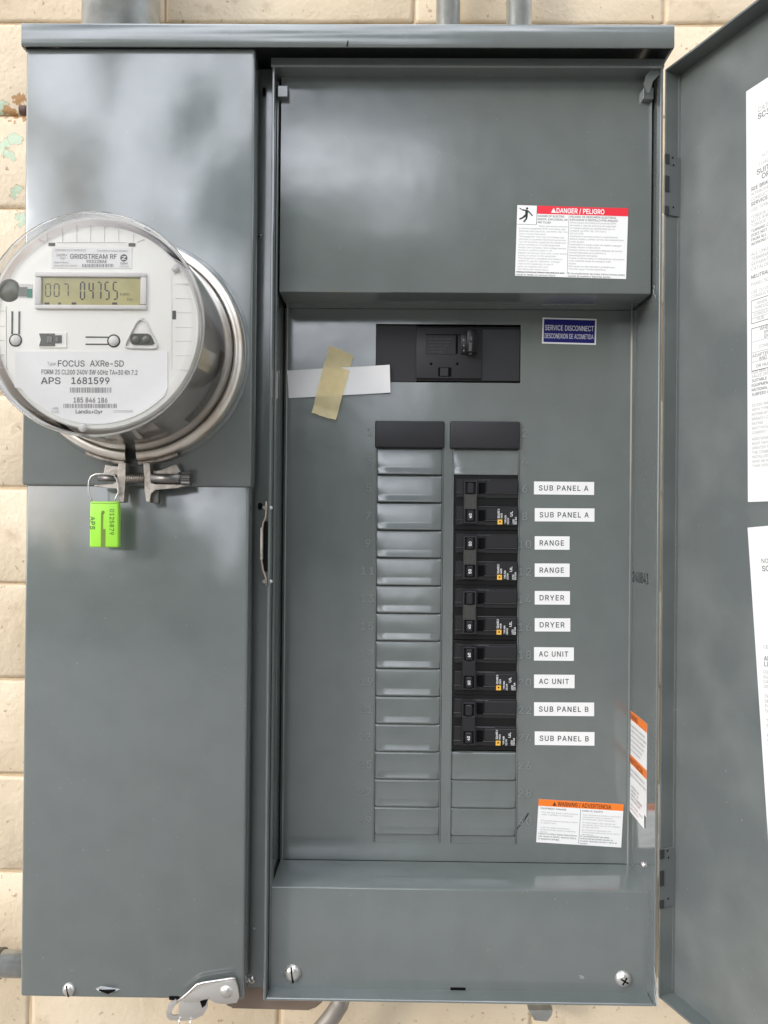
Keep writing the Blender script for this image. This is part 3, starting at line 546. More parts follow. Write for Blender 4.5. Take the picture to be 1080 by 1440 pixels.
    119: (1115, [[270,0,44,746,171,746,262,420,275,373,289,323,302,268,316,210,330,148,344,81,324,81,338,146,351,207,365,265,378,319,392,371,405,420,495,746,622,746,711,420,723,372,737,321,750,267,764,209,777,147,791,81,769,81,783,146,798,208,812,266,826,320,839,372,852,420,944,746,1070,746,844,0,724,0,627,338,617,372,608,407,599,442,589,478,580,514,571,551,562,588,553,626,544,664,571,664,562,626,553,589,544,551,535,514,525,478,516,442,507,406,497,372,487,338,391,0]]),
    120: (744, [[41,0,337,429,336,336,56,746,197,746,290,601,313,565,333,531,352,498,370,466,389,435,407,405,345,405,364,435,381,466,398,498,415,531,436,565,458,601,554,746,691,746,410,332,410,421,703,0,564,0,454,168,431,202,411,236,393,267,376,298,358,328,340,357,402,357,384,328,367,298,351,267,333,236,314,202,291,168,180,0]]),
    121: (765, [[93,-272,121,-168,140,-172,163,-176,184,-177,204,-175,223,-169,240,-159,256,-145,271,-126,284,-101,296,-70,319,-3,34,746,166,746,325,305,341,260,355,215,367,170,379,127,391,83,404,41,361,41,374,83,386,127,398,171,411,215,425,260,440,305,600,746,730,746,401,-114,385,-151,367,-183,347,-210,325,-234,300,-252,274,-267,245,-277,214,-283,180,-285,161,-285,143,-283,127,-281,113,-278,102,-276]]),
    122: (748, [[82,0,82,90,499,628,499,635,94,635,94,746,654,746,654,650,248,118,248,111,666,111,666,0]]),
}
_tc = {}
def clean_loop(lp):
    out = []
    for p in lp:
        if not out or abs(p[0] - out[-1][0]) + abs(p[1] - out[-1][1]) > 0.004:
            out.append(p)
    return out
def text_mesh(s, bold=0.0, spacing=1.0, res=2):
    key = (s, bold, spacing)
    if key not in _tc:
        vs, fs = [], []
        x = 0.0
        for ch in s:
            if ord(ch) not in GLYPHS:
                x += 0.42 * spacing
                continue
            adv, raw = GLYPHS[ord(ch)]
            loops = [clean_loop([(lp[i] / 1000.0, lp[i + 1] / 1000.0) for i in range(0, len(lp), 2)]) for lp in raw]
            loops = [lp for lp in loops if len(lp) > 2]
            gv, ge = [], []
            for lp in loops:
                b0 = len(gv)
                for i in range(len(lp)):
                    d1 = (Vector(lp[i]) - Vector(lp[i - 1])).normalized()
                    d2 = (Vector(lp[(i + 1) % len(lp)]) - Vector(lp[i])).normalized()
                    n_ = Vector((-d1.y - d2.y, d1.x + d2.x))
                    n_ = n_.normalized() if n_.length > 0.2 else Vector((-d1.y, d1.x))
                    k_ = 1.3 * bold / max(0.6, n_.dot(Vector((-d1.y, d1.x))))
                    gv.append(Vector((lp[i][0] + n_.x * k_, lp[i][1] + n_.y * k_)))
                    ge.append((b0 + i, b0 + (i + 1) % len(lp)))
            rv, re_, rf = delaunay_2d_cdt(gv, ge, [], 0, 1e-5)[:3]
            base_i = len(vs)
            vs.extend(Vector((x + q_.x, q_.y, 0)) for q_ in rv)
            for t in rf:
                cx_ = sum(rv[i].x for i in t) / len(t)
                cy_ = sum(rv[i].y for i in t) / len(t)
                wind = 0
                for (i0, i1) in ge:
                    p0, p1 = gv[i0], gv[i1]
                    if (p0.y > cy_) != (p1.y > cy_) and cx_ < (p1.x - p0.x) * (cy_ - p0.y) / (p1.y - p0.y) + p0.x:
                        wind += 1 if p1.y > p0.y else -1
                if wind:
                    fs.append(tuple(base_i + i for i in t))
            x += adv / 1000.0 + 0.64 * (spacing - 1.0)
        x0 = min((v.x for v in vs), default=0); x1 = max((v.x for v in vs), default=1)
        _tc[key] = (vs, fs, x0, x1)
    return _tc[key]

def text(bm, fr, s, a, b, h, c=0.0002, mi=1, width=None, align='l', bold=0.0, spacing=1.0, res=2, depth=0.0):
    """h: cap height; (a,b) baseline start; width: squeeze or stretch the line to this width"""
    if not s.strip():
        return
    vs, fs, x0, x1 = text_mesh(s, bold, spacing, res)
    sz = h
    sx = sz if width is None else width / max(x1 - x0, 1e-6)
    wid = (x1 - x0) * sx
    off = {'l': 0.0, 'c': -wid / 2, 'r': -wid}[align]
    nv = [bm.verts.new(fr.p(a + off + (v.x - x0) * sx, b + v.y * sz, c + v.z * sz)) for v in vs]
    made = []
    for f in fs:
        try:
            g = bm.faces.new([nv[i] for i in f])
            g.material_index = mi
            made.append(g)
        except ValueError:
            pass
    if depth > 0 and made:
        r = bmesh.ops.extrude_face_region(bm, geom=made)
        for e in r['geom']:
            if isinstance(e, bmesh.types.BMVert):
                e.co += fr.n * depth
    return wid

FRONT_U, FRONT_V = Vector((1, 0, 0)), Vector((0, 0, 1))
def front(px, py, y, tl_tr=None):
    """frame lying on a plane facing the camera, origin at a measured point"""
    p = W(px, py, y)
    if tl_tr:
        q = W(tl_tr[0], tl_tr[1], y)
        u = (q - p).normalized()
        v = Vector((-u.z, 0, u.x))
        return Fr(p, u, v), (q - p).length
    return Fr(p, FRONT_U, FRONT_V)

# ------------------------------------------------------------------ depths (y) of the real surfaces, metres
Y_WALL = 0.097
Y_DEAD = 0.0
Y_COVER = -0.053
Y_RIM = -0.068
Y_CAP = -0.0865
Y_DOOR = -0.0822     # meter section cover
Y_LOW = -0.0795     # lower cover, tucked behind
Y_CHAN = -0.052

# ------------------------------------------------------------------ setting: ground and wall
bm = nb()
box(bm, -90, 90, -120, Y_WALL - 0.001, -1.55, -1.42)
g = mk('ground', bm, GROUND)
tag(g, kind='structure')

bm = nb()
box(bm, 0.62, 9.0, -13.0, -7.0, -1.42, 6.2)  # unseen block added behind the camera to darken the right-hand reflections
box(bm, 0.45, 9.2, -13.2, -6.8, 6.2, 6.4)
refl_block = mk('unseen_reflection_block', bm, mat('dark_matt_block', (0.10, 0.10, 0.08), 0.9, bump=[(20, 0.5, 0.01)]))
tag(refl_block, kind='structure')

# unseen tree line, added for the dark green band it reflects in the paint
bm = nb()
rr = random.Random(21)
for i in range(46):
    x = -34 + i * 1.5 + rr.uniform(-0.5, 0.5)
    y = -19 + rr.uniform(-2, 2)
    h = 2.6 + 2.2 * abs(math.sin(i * 0.7)) + rr.uniform(-0.5, 0.8)
    r_ = bmesh.ops.create_icosphere(bm, subdivisions=3, radius=1.0)
    for v in r_['verts']:
        k = 1 + 0.16 * math.sin(v.co.x * 9 + i) * math.sin(v.co.z * 8 + i * 2) + rr.uniform(-0.06, 0.06)
        v.co = Vector((x + v.co.x * 1.7 * k, y + v.co.y * 1.6 * k, -1.42 + h / 2 + v.co.z * (h / 2 + 0.2) * k))
tl = mk('treeline', bm, mat('far_foliage', (0.06, 0.085, 0.045), 0.9, bump=[(3, 1.0, 0.3)], noise_col=(2, (0.10, 0.13, 0.07), 0.45, 0.6)))
tag(tl, kind='stuff')

def wall_mat(name, dark=False):
    base = (0.76, 0.635, 0.465)
    m = bpy.data.materials.new(name)
    m.use_nodes = True
    nt = m.node_tree
    L = nt.links.new
    b = nt.nodes['Principled BSDF']
    b.inputs['Roughness'].default_value = 0.6
    geo = nt.nodes.new('ShaderNodeNewGeometry')
    def noise(sc, det=6):
        t = nt.nodes.new('ShaderNodeTexNoise')
        t.inputs['Scale'].default_value = sc
        t.inputs['Detail'].default_value = det
        L(geo.outputs['Position'], t.inputs['Vector'])
        return t
    def mrange(src, lo, hi, a=0.0, c=1.0):
        r = nt.nodes.new('ShaderNodeMapRange')
        r.inputs['From Min'].default_value = lo
        r.inputs['From Max'].default_value = hi
        r.inputs['To Min'].default_value = a
        r.inputs['To Max'].default_value = c
        L(src, r.inputs['Value'])
        return r.outputs[0]
    def mix(fac, a, c):
        x = nt.nodes.new('ShaderNodeMix')
        x.data_type = 'RGBA'
        L(fac, x.inputs[0])
        if isinstance(a, tuple): x.inputs[6].default_value = (*a, 1)
        else: L(a, x.inputs[6])
        if isinstance(c, tuple): x.inputs[7].default_value = (*c, 1)
        else: L(c, x.inputs[7])
        return x.outputs[2]
    def math_(op, a, c):
        n = nt.nodes.new('ShaderNodeMath')
        n.operation = op
        for i, q in enumerate((a, c)):
            if isinstance(q, (int, float)): n.inputs[i].default_value = q
            else: L(q, n.inputs[i])
        return n.outputs[0]
    if dark:
        base = (0.66, 0.51, 0.33)
    col = mix(mrange(noise(7).outputs['Fac'], 0.35, 0.7), base, (base[0] * 0.86, base[1] * 0.82, base[2] * 0.76))
    # dirt specks
    col = mix(mrange(noise(160, 3).outputs['Fac'], 0.66, 0.74), col, (0.40, 0.28, 0.16))
    col = mix(mrange(noise(38, 8).outputs['Fac'], 0.62, 0.80, 0, 0.6), col, (0.42, 0.30, 0.19))
    # peeled patches of old green paint and rust, at their places on the wall
    def spot(px, py, rad, color, col, sc, lo, hi):
        p = W(px, py, Y_WALL)
        vm = nt.nodes.new('ShaderNodeVectorMath')
        vm.operation = 'DISTANCE'
        L(geo.outputs['Position'], vm.inputs[0])
        vm.inputs[1].default_value = p
        fall = mrange(vm.outputs['Value'], rad * 0.2, rad, 0.22, -0.25)
        n = noise(sc, 8)
        k = math_('ADD', n.outputs['Fac'], fall)
        k = mrange(k, lo, hi)
        return mix(k, col, color)
    for (px, py, rr) in ((6, 208, 0.020), (14, 218, 0.016), (24, 272, 0.018), (28, 312, 0.018), (20, 196, 0.014), (4, 150, 0.016)):
        col = spot(px, py, rr * 1.08, (0.42, 0.22, 0.09), col, 70, 0.60, 0.63)
        col = spot(px, py, rr, (0.50, 0.60, 0.44), col, 70, 0.60, 0.62)
    for (px, py, rr) in ((28, 140, 0.015), (14, 158, 0.013), (20, 166, 0.012), (34, 166, 0.010)):
        col = spot(px, py, rr, (0.44, 0.24, 0.09), col, 160, 0.57, 0.62)
    L(col, b.inputs['Base Color'])
    b1 = nt.nodes.new('ShaderNodeBump')
    b1.inputs['Strength'].default_value = 0.6
    b1.inputs['Distance'].default_value = 0.0035
    L(noise(30, 8).outputs['Fac'], b1.inputs['Height'])
    b2 = nt.nodes.new('ShaderNodeBump')
    b2.inputs['Strength'].default_value = 0.5
    b2.inputs['Distance'].default_value = 0.0014
    L(noise(220, 4).outputs['Fac'], b2.inputs['Height'])
    L(b1.outputs[0], b2.inputs['Normal'])
    L(b2.outputs[0], b.inputs['Normal'])
    return m
BRICKM = wall_mat('cream_painted_block')
MORTM = wall_mat('cream_painted_mortar', True)

wall = empty('block_wall', (0, Y_WALL, -1.42), 'cream painted block wall with peeling paint behind the grey electrical cabinet', 'wall')
tag(wall, kind='structure')
bm = nb()
box(bm, -1.45, 1.45, Y_WALL + 0.0024, Y_WALL + 0.12, -1.42, 1.05)
mk('mortar', bm, MORTM, wall)
zs = {0: 0.0256}
for k in range(1, 10): zs[k] = zs[k - 1] + 0.0993
for k in range(-1, -15, -1): zs[k] = zs[k + 1] - 0.1018
x_ref = W(393, 1425, Y_WALL).x
BL = 0.2655
protos = []
for i in range(6):
    bm = nb()
    rr = random.Random(i)
    w2, h2 = BL / 2 - 0.0014, 0.1 / 2 - 0.0013
    nx, nz = 7, 4
    grid = {}
    for a in range(nx + 1):
        for b_ in range(nz + 1):
            edge = a in (0, nx) or b_ in (0, nz)
            x = -w2 + 2 * w2 * a / nx
            z = -h2 + 2 * h2 * b_ / nz
            if a not in (0, nx) and (a == 1 or a == nx - 1): x = (-1 if a == 1 else 1) * (w2 - 0.004)
            if b_ not in (0, nz) and (b_ == 1 or b_ == nz - 1): z = (-1 if b_ == 1 else 1) * (h2 - 0.0035)
            y = rr.uniform(-0.0012, 0.0012) if not edge else 0.0016
            x += rr.uniform(-0.0009, 0.0009); z += rr.uniform(-0.0009, 0.0009)
            grid[a, b_] = bm.verts.new((x, y, z))
    for a in range(nx):
        for b_ in range(nz):
            f = bm.faces.new((grid[a, b_], grid[a + 1, b_], grid[a + 1, b_ + 1], grid[a, b_ + 1]))
            f.smooth = True
    # sides
    loop = [grid[a, 0] for a in range(nx + 1)] + [grid[nx, b_] for b_ in range(1, nz + 1)] + [grid[a, nz] for a in range(nx - 1, -1, -1)] + [grid[0, b_] for b_ in range(nz - 1, 0, -1)]
    back = [bm.verts.new((v.co.x, 0.02, v.co.z)) for v in loop]
    for q in range(len(loop)):
        bm.faces.new((loop[q], loop[(q + 1) % len(loop)], back[(q + 1) % len(loop)], back[q]))
    bmesh.ops.recalc_face_normals(bm, faces=bm.faces)
    me = bpy.data.meshes.new('brick')
    bm.to_mesh(me); bm.free()
    me.materials.append(BRICKM)
    protos.append(me)
for k in range(-9, 8):
    z0, z1 = zs[k], zs[k + 1]
    par = 0 if (k % 2) == 0 else 0.5
    for j in range(-5, 6):
        xc = x_ref + (j + 0.5 + par) * BL
        if abs(xc) > 1.25:
            continue
        o = bpy.data.objects.new('brick', random.choice(protos))
        COL.objects.link(o)
        o.parent = wall
        o.location = (xc, random.uniform(-0.0006, 0.0006), (z0 + z1) / 2 + 1.42)
        o.scale = (1, 1, (z1 - z0) / 0.1)

# ------------------------------------------------------------------ the load centre cabinet
def xat(px, py, y): return W(px, py, y).x
def zat(px, py, y): return W(px, py, y).z
XL = xat(33, 400, Y_DOOR)                 # left side of the cabinet
XDR = xat(355.5, 400, Y_DOOR)             # right edge of the meter section cover
XRIM_L = xat(377, 700, Y_RIM)
XRIM_R = xat(931.5, 300, Y_RIM)
ZT = zat(360, 66, Y_DOOR)
ZB = zat(200, 1407.5, Y_DOOR)
ZRT = zat(650, 83, Y_RIM)
ZRB = zat(650, 1411.5, Y_RIM)
YB = Y_WALL - 0.004                       # back of the cabinet
print('cab', XL, XDR, XRIM_L, XRIM_R, ZT, ZB, ZRT, ZRB)

cab = empty('electrical_cabinet', (0, YB, ZB), 'grey enamelled outdoor meter and breaker cabinet with its right door swung open', 'electrical panel')
T = 0.0018
# case: back, sides, bottom of both halves, divider
bm = nb()
box(bm, XL + 0.003, XRIM_R, YB - T, YB, ZB + 0.004, ZT)
box(bm, XL + 0.003, XL + 0.003 + T, Y_LOW + 0.004, YB - T, ZB + 0.004, ZT)
box(bm, XL + 0.003, XDR - 0.014, Y_LOW + 0.012, YB - T, ZB + 0.0035, ZB + 0.0035 + T)
box(bm, XL + 0.003, XRIM_R, 0.01, YB - T, ZT + 0.001, ZT + 0.001 + T)
mk('case', bm, PAINT, cab)
# channel strip between the two halves
ch = nb()
box(ch, XDR - 0.012, XRIM_L - 0.0002, Y_CHAN, Y_CHAN + T, zat(360, 1388, Y_CHAN), ZT - 0.001)
channel = mk('channel_strip', ch, PAINT, cab)
def slot(px, py, w, h, y, parent, ang=0):
    b2 = nb()
    p = W(px, py, y)
    n = 20
    pts = []
    for q in range(n):
        a = 2 * math.pi * q / n
        pts.append((p.x + w / 2 * math.cos(a), p.z + max(-1, min(1, math.sin(a) * 1.4)) * h / 2))
    prism(b2, pts, 'y', y - 0.0004, y + 0.0006)
    fr = Fr((p.x, y - 0.00055, p.z), FRONT_U, FRONT_V)
    o = mk('slot', b2, HOLE, parent)
    b3 = nb()
    rim = [(Vector((a_, y - 0.0006, b_))) for a_, b_ in pts]
    tube(b3, rim, 0.00035, 6, closed=True)
    mk('slot_lip', b3, PAINT, parent)
slot(371.5, 130, 0.0035, 0.0085, Y_CHAN, channel)
slot(366, 712, 0.0045, 0.0065, Y_CHAN, channel)

def screw(px, py, y, r, parent, M=CHROME, ang=80, head=0.003, name='screw', washer=False, cross=False):
    p = W(px, py, y)
    b = nb()
    if washer:
        lathe(b, [(0.0001, -0.001), (r * 1.25, -0.001), (r * 1.3, 0)], p, 'y', 28)
    prof = [(0.0001, -head), (r * 0.35, -head * 0.97), (r * 0.65, -head * 0.82), (r * 0.88, -head * 0.5), (r, -head * 0.15), (r, 0.0)]
    lathe(b, prof, p, 'y', 28)
    o = mk(name, b, M, parent)
    for a_ in ([ang, ang + 90] if cross else [ang]):
        b = nb()
        vs = box(b, -r * (0.5 if cross else 0.86), r * (0.5 if cross else 0.86), -head * 1.03, -head * 0.45, -r * 0.09, r * 0.09)
        Mx = Matrix.Translation(p) @ Matrix.Rotation(R(a_), 4, 'Y')
        for v in vs: v.co = Mx @ v.co
        k = mk('screw_slot', b, HOLE, None)
        if o.parent is not None and o.parent.parent is not None:
            # keep to three levels: join slot into the screw mesh
            me = o.data
            bb = nb(); bb.from_mesh(me); n0 = len(bb.faces)
            bb.from_mesh(k.data)
            bb.faces.ensure_lookup_table()
            for f in list(bb.faces)[n0:]: f.material_index = 1
            bb.to_mesh(me); bb.free()
            if len(me.materials) < 2: me.materials.append(HOLE)
            bpy.data.objects.remove(k)
        else:
            k.parent = o
            k.matrix_parent_inverse = Matrix.Translation(-world_loc(o))
    return o
def reparent_fix(o):
    pass

screw(354.5, 1377, Y_CHAN, 0.0032, channel, CHROME, 40, 0.0028, cross=True)
screw(366, 333, Y_CHAN, 0.0022, channel, PAINT, 0, 0.0006, 'rivet')
screw(357.5, 1306, Y_CHAN, 0.0010, channel, GALV, 0, 0.0006, 'rivet')

# rain cap
bm = nb()
CX0, CX1 = xat(30, 50, Y_CAP), xat(948.5, 50, Y_CAP)
CZ1, CZ0 = zat(500, 32, Y_CAP), zat(500, 65.5, Y_CAP)
prof = [(YB, CZ1 + 0.0005), (Y_CAP + 0.003, CZ1 + 0.0005), (Y_CAP + 0.001, CZ1 - 0.0005), (Y_CAP, CZ1 - 0.003), (Y_CAP, CZ0 + 0.001), (Y_CAP + 0.0006, CZ0),
        (Y_CAP + T, CZ0), (Y_CAP + T, CZ1 - T), (YB, CZ1 - T)]
prism(bm, prof, 'x', CX0, CX1)
box(bm, CX0, CX0 + T, Y_CAP + 0.001, YB, CZ0, CZ1 - 0.0002)
box(bm, CX1 - T, CX1, Y_CAP + 0.001, YB, CZ0, CZ1 - 0.0002)
capo = mk('rain_cap', bm, PAINT, cab, smooth=40)
b = nb()
fr = front(488, 62, Y_CAP)
poly(b, fr, [(-0.0006, -0.002), (0.0006, -0.0022), (0.0009, 0.0005), (0.0012, 0.003), (0.0004, 0.0026), (-0.0002, 0.0004)], 0.0002)
mk('paint_chip', b, HOLE, capo)

# upper cover of the meter half
def pan_cover(name, x0, x1, z0, z1, y, depth, parent, m=PAINT, bev=0.0022):
    b = nb()
    box(b, x0, x1, y, y + depth, z0, z1, bev=bev, seg=3)
    return mk(name, b, m, parent, smooth=35)
ZSEAM = zat(200, 684, Y_DOOR)
mcover = pan_cover('meter_cover', XL, XDR, ZSEAM, ZT - 0.0005, Y_DOOR, 0.0205, cab)
LX0, LX1 = xat(38.5, 700, Y_LOW), xat(350.5, 700, Y_LOW)
LX0b, LX1b = xat(26, 1400, Y_LOW), xat(342.5, 1400, Y_LOW)
lcover = pan_cover('lower_cover', (LX0 + LX0b) / 2 , (LX1 + LX1b) / 2, ZB, ZSEAM + 0.006, Y_LOW, 0.0205, cab)
print('lower', LX0, LX0b, LX1, LX1b)
screw(97, 1391, Y_LOW, 0.0052, lcover, CHROME, 78, 0.0036)
# pressed dimple
p = W(152, 1392, Y_LOW)
b = nb()
pts_o = [(-0.0105, 0.001), (-0.006, 0.0034), (0.0105, 0.001), (0.002, -0.0042)]
vo = [b.verts.new((p.x + a, Y_LOW - 0.00025, p.z + c)) for a, c in pts_o]
vi = [b.verts.new((p.x + a * 0.55, Y_LOW - 0.0022, p.z + c * 0.35 - 0.0008)) for a, c in pts_o]
b.faces.new(vi)
for q in range(4):
    b.faces.new((vo[q], vo[(q + 1) % 4], vi[(q + 1) % 4], vi[q]))
mk('pressed_dimple', b, PAINT, lcover)
b = nb()
prism(b, [(p.x - 0.0068, p.z + 0.0012), (p.x + 0.0065, p.z + 0.0012), (p.x + 0.001, p.z - 0.0016)], 'y', Y_LOW - 0.0032, Y_LOW - 0.001)
mk('dimple_slot', b, HOLE, lcover)

# rim of the breaker half: four sheet flanges, each from front edge to the back
bm = nb()
ft = 0.0022
box(bm, XRIM_L, XRIM_L + ft, Y_RIM, YB - T, ZRB, ZRT, bev=0.0005, seg=1)
mk('side_flange', bm, PAINT, cab)
bm = nb()
box(bm, XRIM_R - ft, XRIM_R, Y_RIM, YB - T, ZRB, ZRT - 0.006, bev=0.0005, seg=1)
rflange = mk('side_flange', bm, PAINT, cab)
bm = nb()
ZLIP = zat(650, 95, Y_RIM)
prism(bm, [(Y_RIM - 0.001, ZRT), (Y_RIM - 0.001, ZLIP + 0.001), (Y_RIM, ZLIP), (Y_RIM + 0.03, ZLIP + 0.0), (Y_RIM + 0.03, ZLIP + 0.002), (Y_RIM + 0.003, ZLIP + 0.002), (Y_RIM + 0.003, ZRT)], 'x', XRIM_L - 0.0008, XRIM_R + 0.0004)
tflange = mk('top_flange', bm, PAINT, cab, smooth=30)
bm = nb()
box(bm, XRIM_L + ft + 0.0002, XRIM_R - ft - 0.0002, Y_RIM, YB - T, ZRB, ZRB + ft, bev=0.0005, seg=1)
mk('bottom_flange', bm, PAINT, cab)
# inner liner walls that stand a little inside (dark gap)
bm = nb()
box(bm, XRIM_L + ft, XRIM_L + ft + 0.0018, Y_RIM + 0.012, -0.040, ZRB + ft + .001, ZRT - 0.012, bev=0.001, seg=2)
mk('side_rib', bm, PAINT, cab, smooth=40)

# corner clips
for (px, py, sx) in ((397.5, 128, 1), (912, 131, -1)):
    p = W(px, py, Y_COVER - 0.006)
    b = nb()
    box(b, p.x - 0.0045, p.x + 0.0045, Y_COVER - 0.006, Y_COVER + 0.004, p.z - 0.005, p.z + 0.005, bev=0.0006)
    mk('corner_clip', b, PAINT, cab)
# bent tab at the top right corner
b = nb()
p0 = W(913, 118, Y_RIM + 0.004)
pts = [(-0.002, -0.008), (-0.005, 0.000), (-0.003, 0.007), (0.002, 0.012), (0.010, 0.016), (0.0105, 0.010), (0.003, 0.002), (0.000, -0.008)]
prism(b, [(p0.x + a, p0.z + c) for a, c in pts], 'y', Y_RIM + 0.003, Y_RIM + 0.0042)
mk('corner_tab', b, PAINT, cab)

# upper inner cover (raised pan)
UX0, UX1 = xat(394.5, 260, Y_COVER), xat(917.5, 200, Y_COVER)
UX1 = xat(916, 260, Y_COVER)
UZ1, UZ0 = zat(650, 108, Y_COVER), zat(650, 412, Y_COVER)
bm = nb()
cpro = [(Y_COVER, UZ1 + 0.01), (Y_COVER, UZ0 + 0.0022), (Y_COVER + 0.0006, UZ0 + 0.0006), (Y_COVER + 0.0022, UZ0), (Y_DEAD - 0.0012, UZ0), (Y_DEAD - 0.0012, UZ0 + T), (Y_COVER + 0.004, UZ0 + T), (Y_COVER + T, UZ0 + 0.004), (Y_COVER + T, UZ1 + 0.01)]
prism(bm, cpro, 'x', UX0, UX1)
box(bm, UX0, UX0 + T, Y_COVER + 0.0008, Y_COVER + 0.02, UZ0 + 0.001, UZ1 + 0.01)
box(bm, UX1 - T, UX1, Y_COVER + 0.0008, Y_COVER + 0.02, UZ0 + 0.001, UZ1 + 0.01)
ucover = mk('upper_inner_cover', bm, PAINT, cab, smooth=40)

# lower inner cover
BX0, BX1 = xat(381.5, 1300, Y_COVER), xat(915, 1320, Y_COVER)
BZ1, BZ0 = zat(650, 1250.5, Y_COVER), zat(650, 1394, Y_COVER)
bm = nb()
cpro = [(Y_DEAD - 0.0012, BZ1), (Y_COVER + 0.0022, BZ1), (Y_COVER + 0.0006, BZ1 - 0.0006), (Y_COVER, BZ1 - 0.0022), (Y_COVER, BZ0), (Y_COVER + T, BZ0), (Y_COVER + T, BZ1 - 0.004), (Y_COVER + 0.004, BZ1 - T), (Y_DEAD - 0.0012, BZ1 - T)]
prism(bm, cpro, 'x', BX0, BX1)
box(bm, BX0, BX0 + T, Y_COVER + 0.0008, Y_COVER + 0.02, BZ0, BZ1 - 0.001)
box(bm, BX1 - T, BX1, Y_COVER + 0.0008, Y_COVER + 0.02, BZ0, BZ1 - 0.001)
bcover = mk('lower_inner_cover', bm, PAINT, cab, smooth=40)
screw(411.5, 1368, Y_COVER, 0.0074, bcover, CHROME, 82, 0.0048)
screw(876.5, 1376, Y_COVER, 0.0071, bcover, CHROME, 30, 0.0045, cross=True)
p = W(644, 1391.5, Y_COVER)
b = nb()
box(b, p.x - 0.0065, p.x + 0.0065, Y_COVER - 0.0004, Y_COVER + 0.0006, p.z - 0.0024, p.z + 0.0018)
mk('notch', b, HOLE, bcover)
b = nb()
fr = front(820, 1373, Y_COVER)
rr = random.Random(3)
for q in range(5):
    a0 = rr.uniform(-0.004, 0.0); ln = rr.uniform(0.002, 0.005)
    poly(b, fr, [(a0, 0.0006 * q - 0.0015), (a0 + ln, 0.0006 * q - 0.0022), (a0 + ln, 0.0006 * q - 0.0020), (a0, 0.0006 * q - 0.0012)], 0.00015 + 0.00002 * q)
tag(mk('scuff', b, BARE, bcover), kind='stuff')

# dead front with its openings
DX0, DX1 = xat(402, 800, 0), xat(884, 800, 0)
DZ1, DZ0 = UZ0 - 0.0001, BZ1 + 0.0001
XA0, XA1 = xat(528.5, 900, 0), xat(619.5, 900, 0)
XB0, XB1 = xat(636, 900, 0), xat(727, 900, 0)
ZC1, ZC0 = zat(620, 606, 0), zat(620, 1186, 0)
MX0, MX1, MZ1, MZ0 = xat(528.5, 490, 0), xat(732, 490, 0), zat(630, 456, 0), zat(630, 538, 0)
bm = nb()
def fplate(bm, xs, zs_, holes, y, mi=0):
    for i in range(len(xs) - 1):
        for j in range(len(zs_) - 1):
            cx, cz = (xs[i] + xs[i + 1]) / 2, (zs_[j] + zs_[j + 1]) / 2
            if any(h[0] < cx < h[1] and h[2] < cz < h[3] for h in holes):
                continue
            f = bm.faces.new([bm.verts.new((a, y, c)) for a, c in ((xs[i], zs_[j]), (xs[i + 1], zs_[j]), (xs[i + 1], zs_[j + 1]), (xs[i], zs_[j + 1]))])
            f.material_index = mi
holes = [(XA0, XA1, ZC0, ZC1), (XB0, XB1, ZC0, ZC1), (MX0, MX1, MZ0, MZ1)]
xs = sorted([DX0, XA0, XA1, XB0, XB1, MX0, MX1, DX1])
zz = sorted([DZ0, ZC0, ZC1, MZ0, MZ1, DZ1])
fplate(bm, xs, zz, holes, 0.0)
bmesh.ops.remove_doubles(bm, verts=bm.verts, dist=1e-6)
be = [e for e in bm.edges if len(e.link_faces) == 1]
r = bmesh.ops.extrude_edge_only(bm, edges=be)
for v in [g_ for g_ in r['geom'] if isinstance(g_, bmesh.types.BMVert)]:
    v.co.y += 0.002
# folded side ribs of the dead front
xr = xat(893, 800, 0)
prism(bm, [(DX1, 0.002), (DX1, -0.0012), (DX1 + 0.0012, -0.0022), (DX1 + 0.003, -0.0018), (xr - 0.0008, 0.0045), (xr - 0.0008, 0.006)], 'z', DZ0, DZ1)
xl_ = xat(397.5, 800, 0)
prism(bm, [(DX0, 0.002), (DX0, -0.0010), (DX0 - 0.001, -0.0018), (xl_, -0.0005), (xl_, 0.004)], 'z', DZ0, DZ1)
dead = mk('dead_front', bm, PAINT, cab)
# black sheet that paints in the shade behind openings and gaps
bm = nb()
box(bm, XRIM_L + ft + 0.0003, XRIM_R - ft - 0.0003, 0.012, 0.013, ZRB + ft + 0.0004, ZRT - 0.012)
mk('shade_backing', bm, HOLE, cab)

# twist-outs: bowed plates that flare toward the viewer at their lower edge
pitch = 38.9
left_lines = [667.5 + pitch * k - 0.0 for k in range(14)]
def twist_out_mesh(w, h):
    b = nb()
    # (y, z) profile from top to bottom
    prof = [(0.0034, 0.0), (0.0012, -0.0010), (0.0006, -0.0030), (0.0005, -h * 0.70), (0.0003, -h * 0.76), (-0.0008, -h * 0.93), (-0.0011, -h + 0.0005), (-0.0005, -h + 0.0002), (0.0034, -h + 0.0002)]
    nx = 12
    grid = []
    for a in range(nx + 1):
        x = w * a / nx
        if a == 1: x = w * 0.045
        if a == nx - 1: x = w * 0.955
        col = []
        e = a in (0, nx)
        for (y, z) in prof:
            yy = y
            if e and y < 0.0006: yy = 0.0007
            col.append(b.verts.new((x, yy, z)))
        grid.append(col)
    for a in range(nx):
        for q in range(len(prof) - 1):
            f = b.faces.new((grid[a][q], grid[a + 1][q], grid[a + 1][q + 1], grid[a][q + 1]))
            f.smooth = True
    bmesh.ops.recalc_face_normals(b, faces=b.faces)
    me = bpy.data.meshes.new('twist_out')
    b.to_mesh(me); b.free()
    me.materials.append(PAINT)
    return me
plate_h = pitch / F_PX * 0.716
tm = twist_out_mesh(XA1 - XA0 - 0.0006, plate_h)
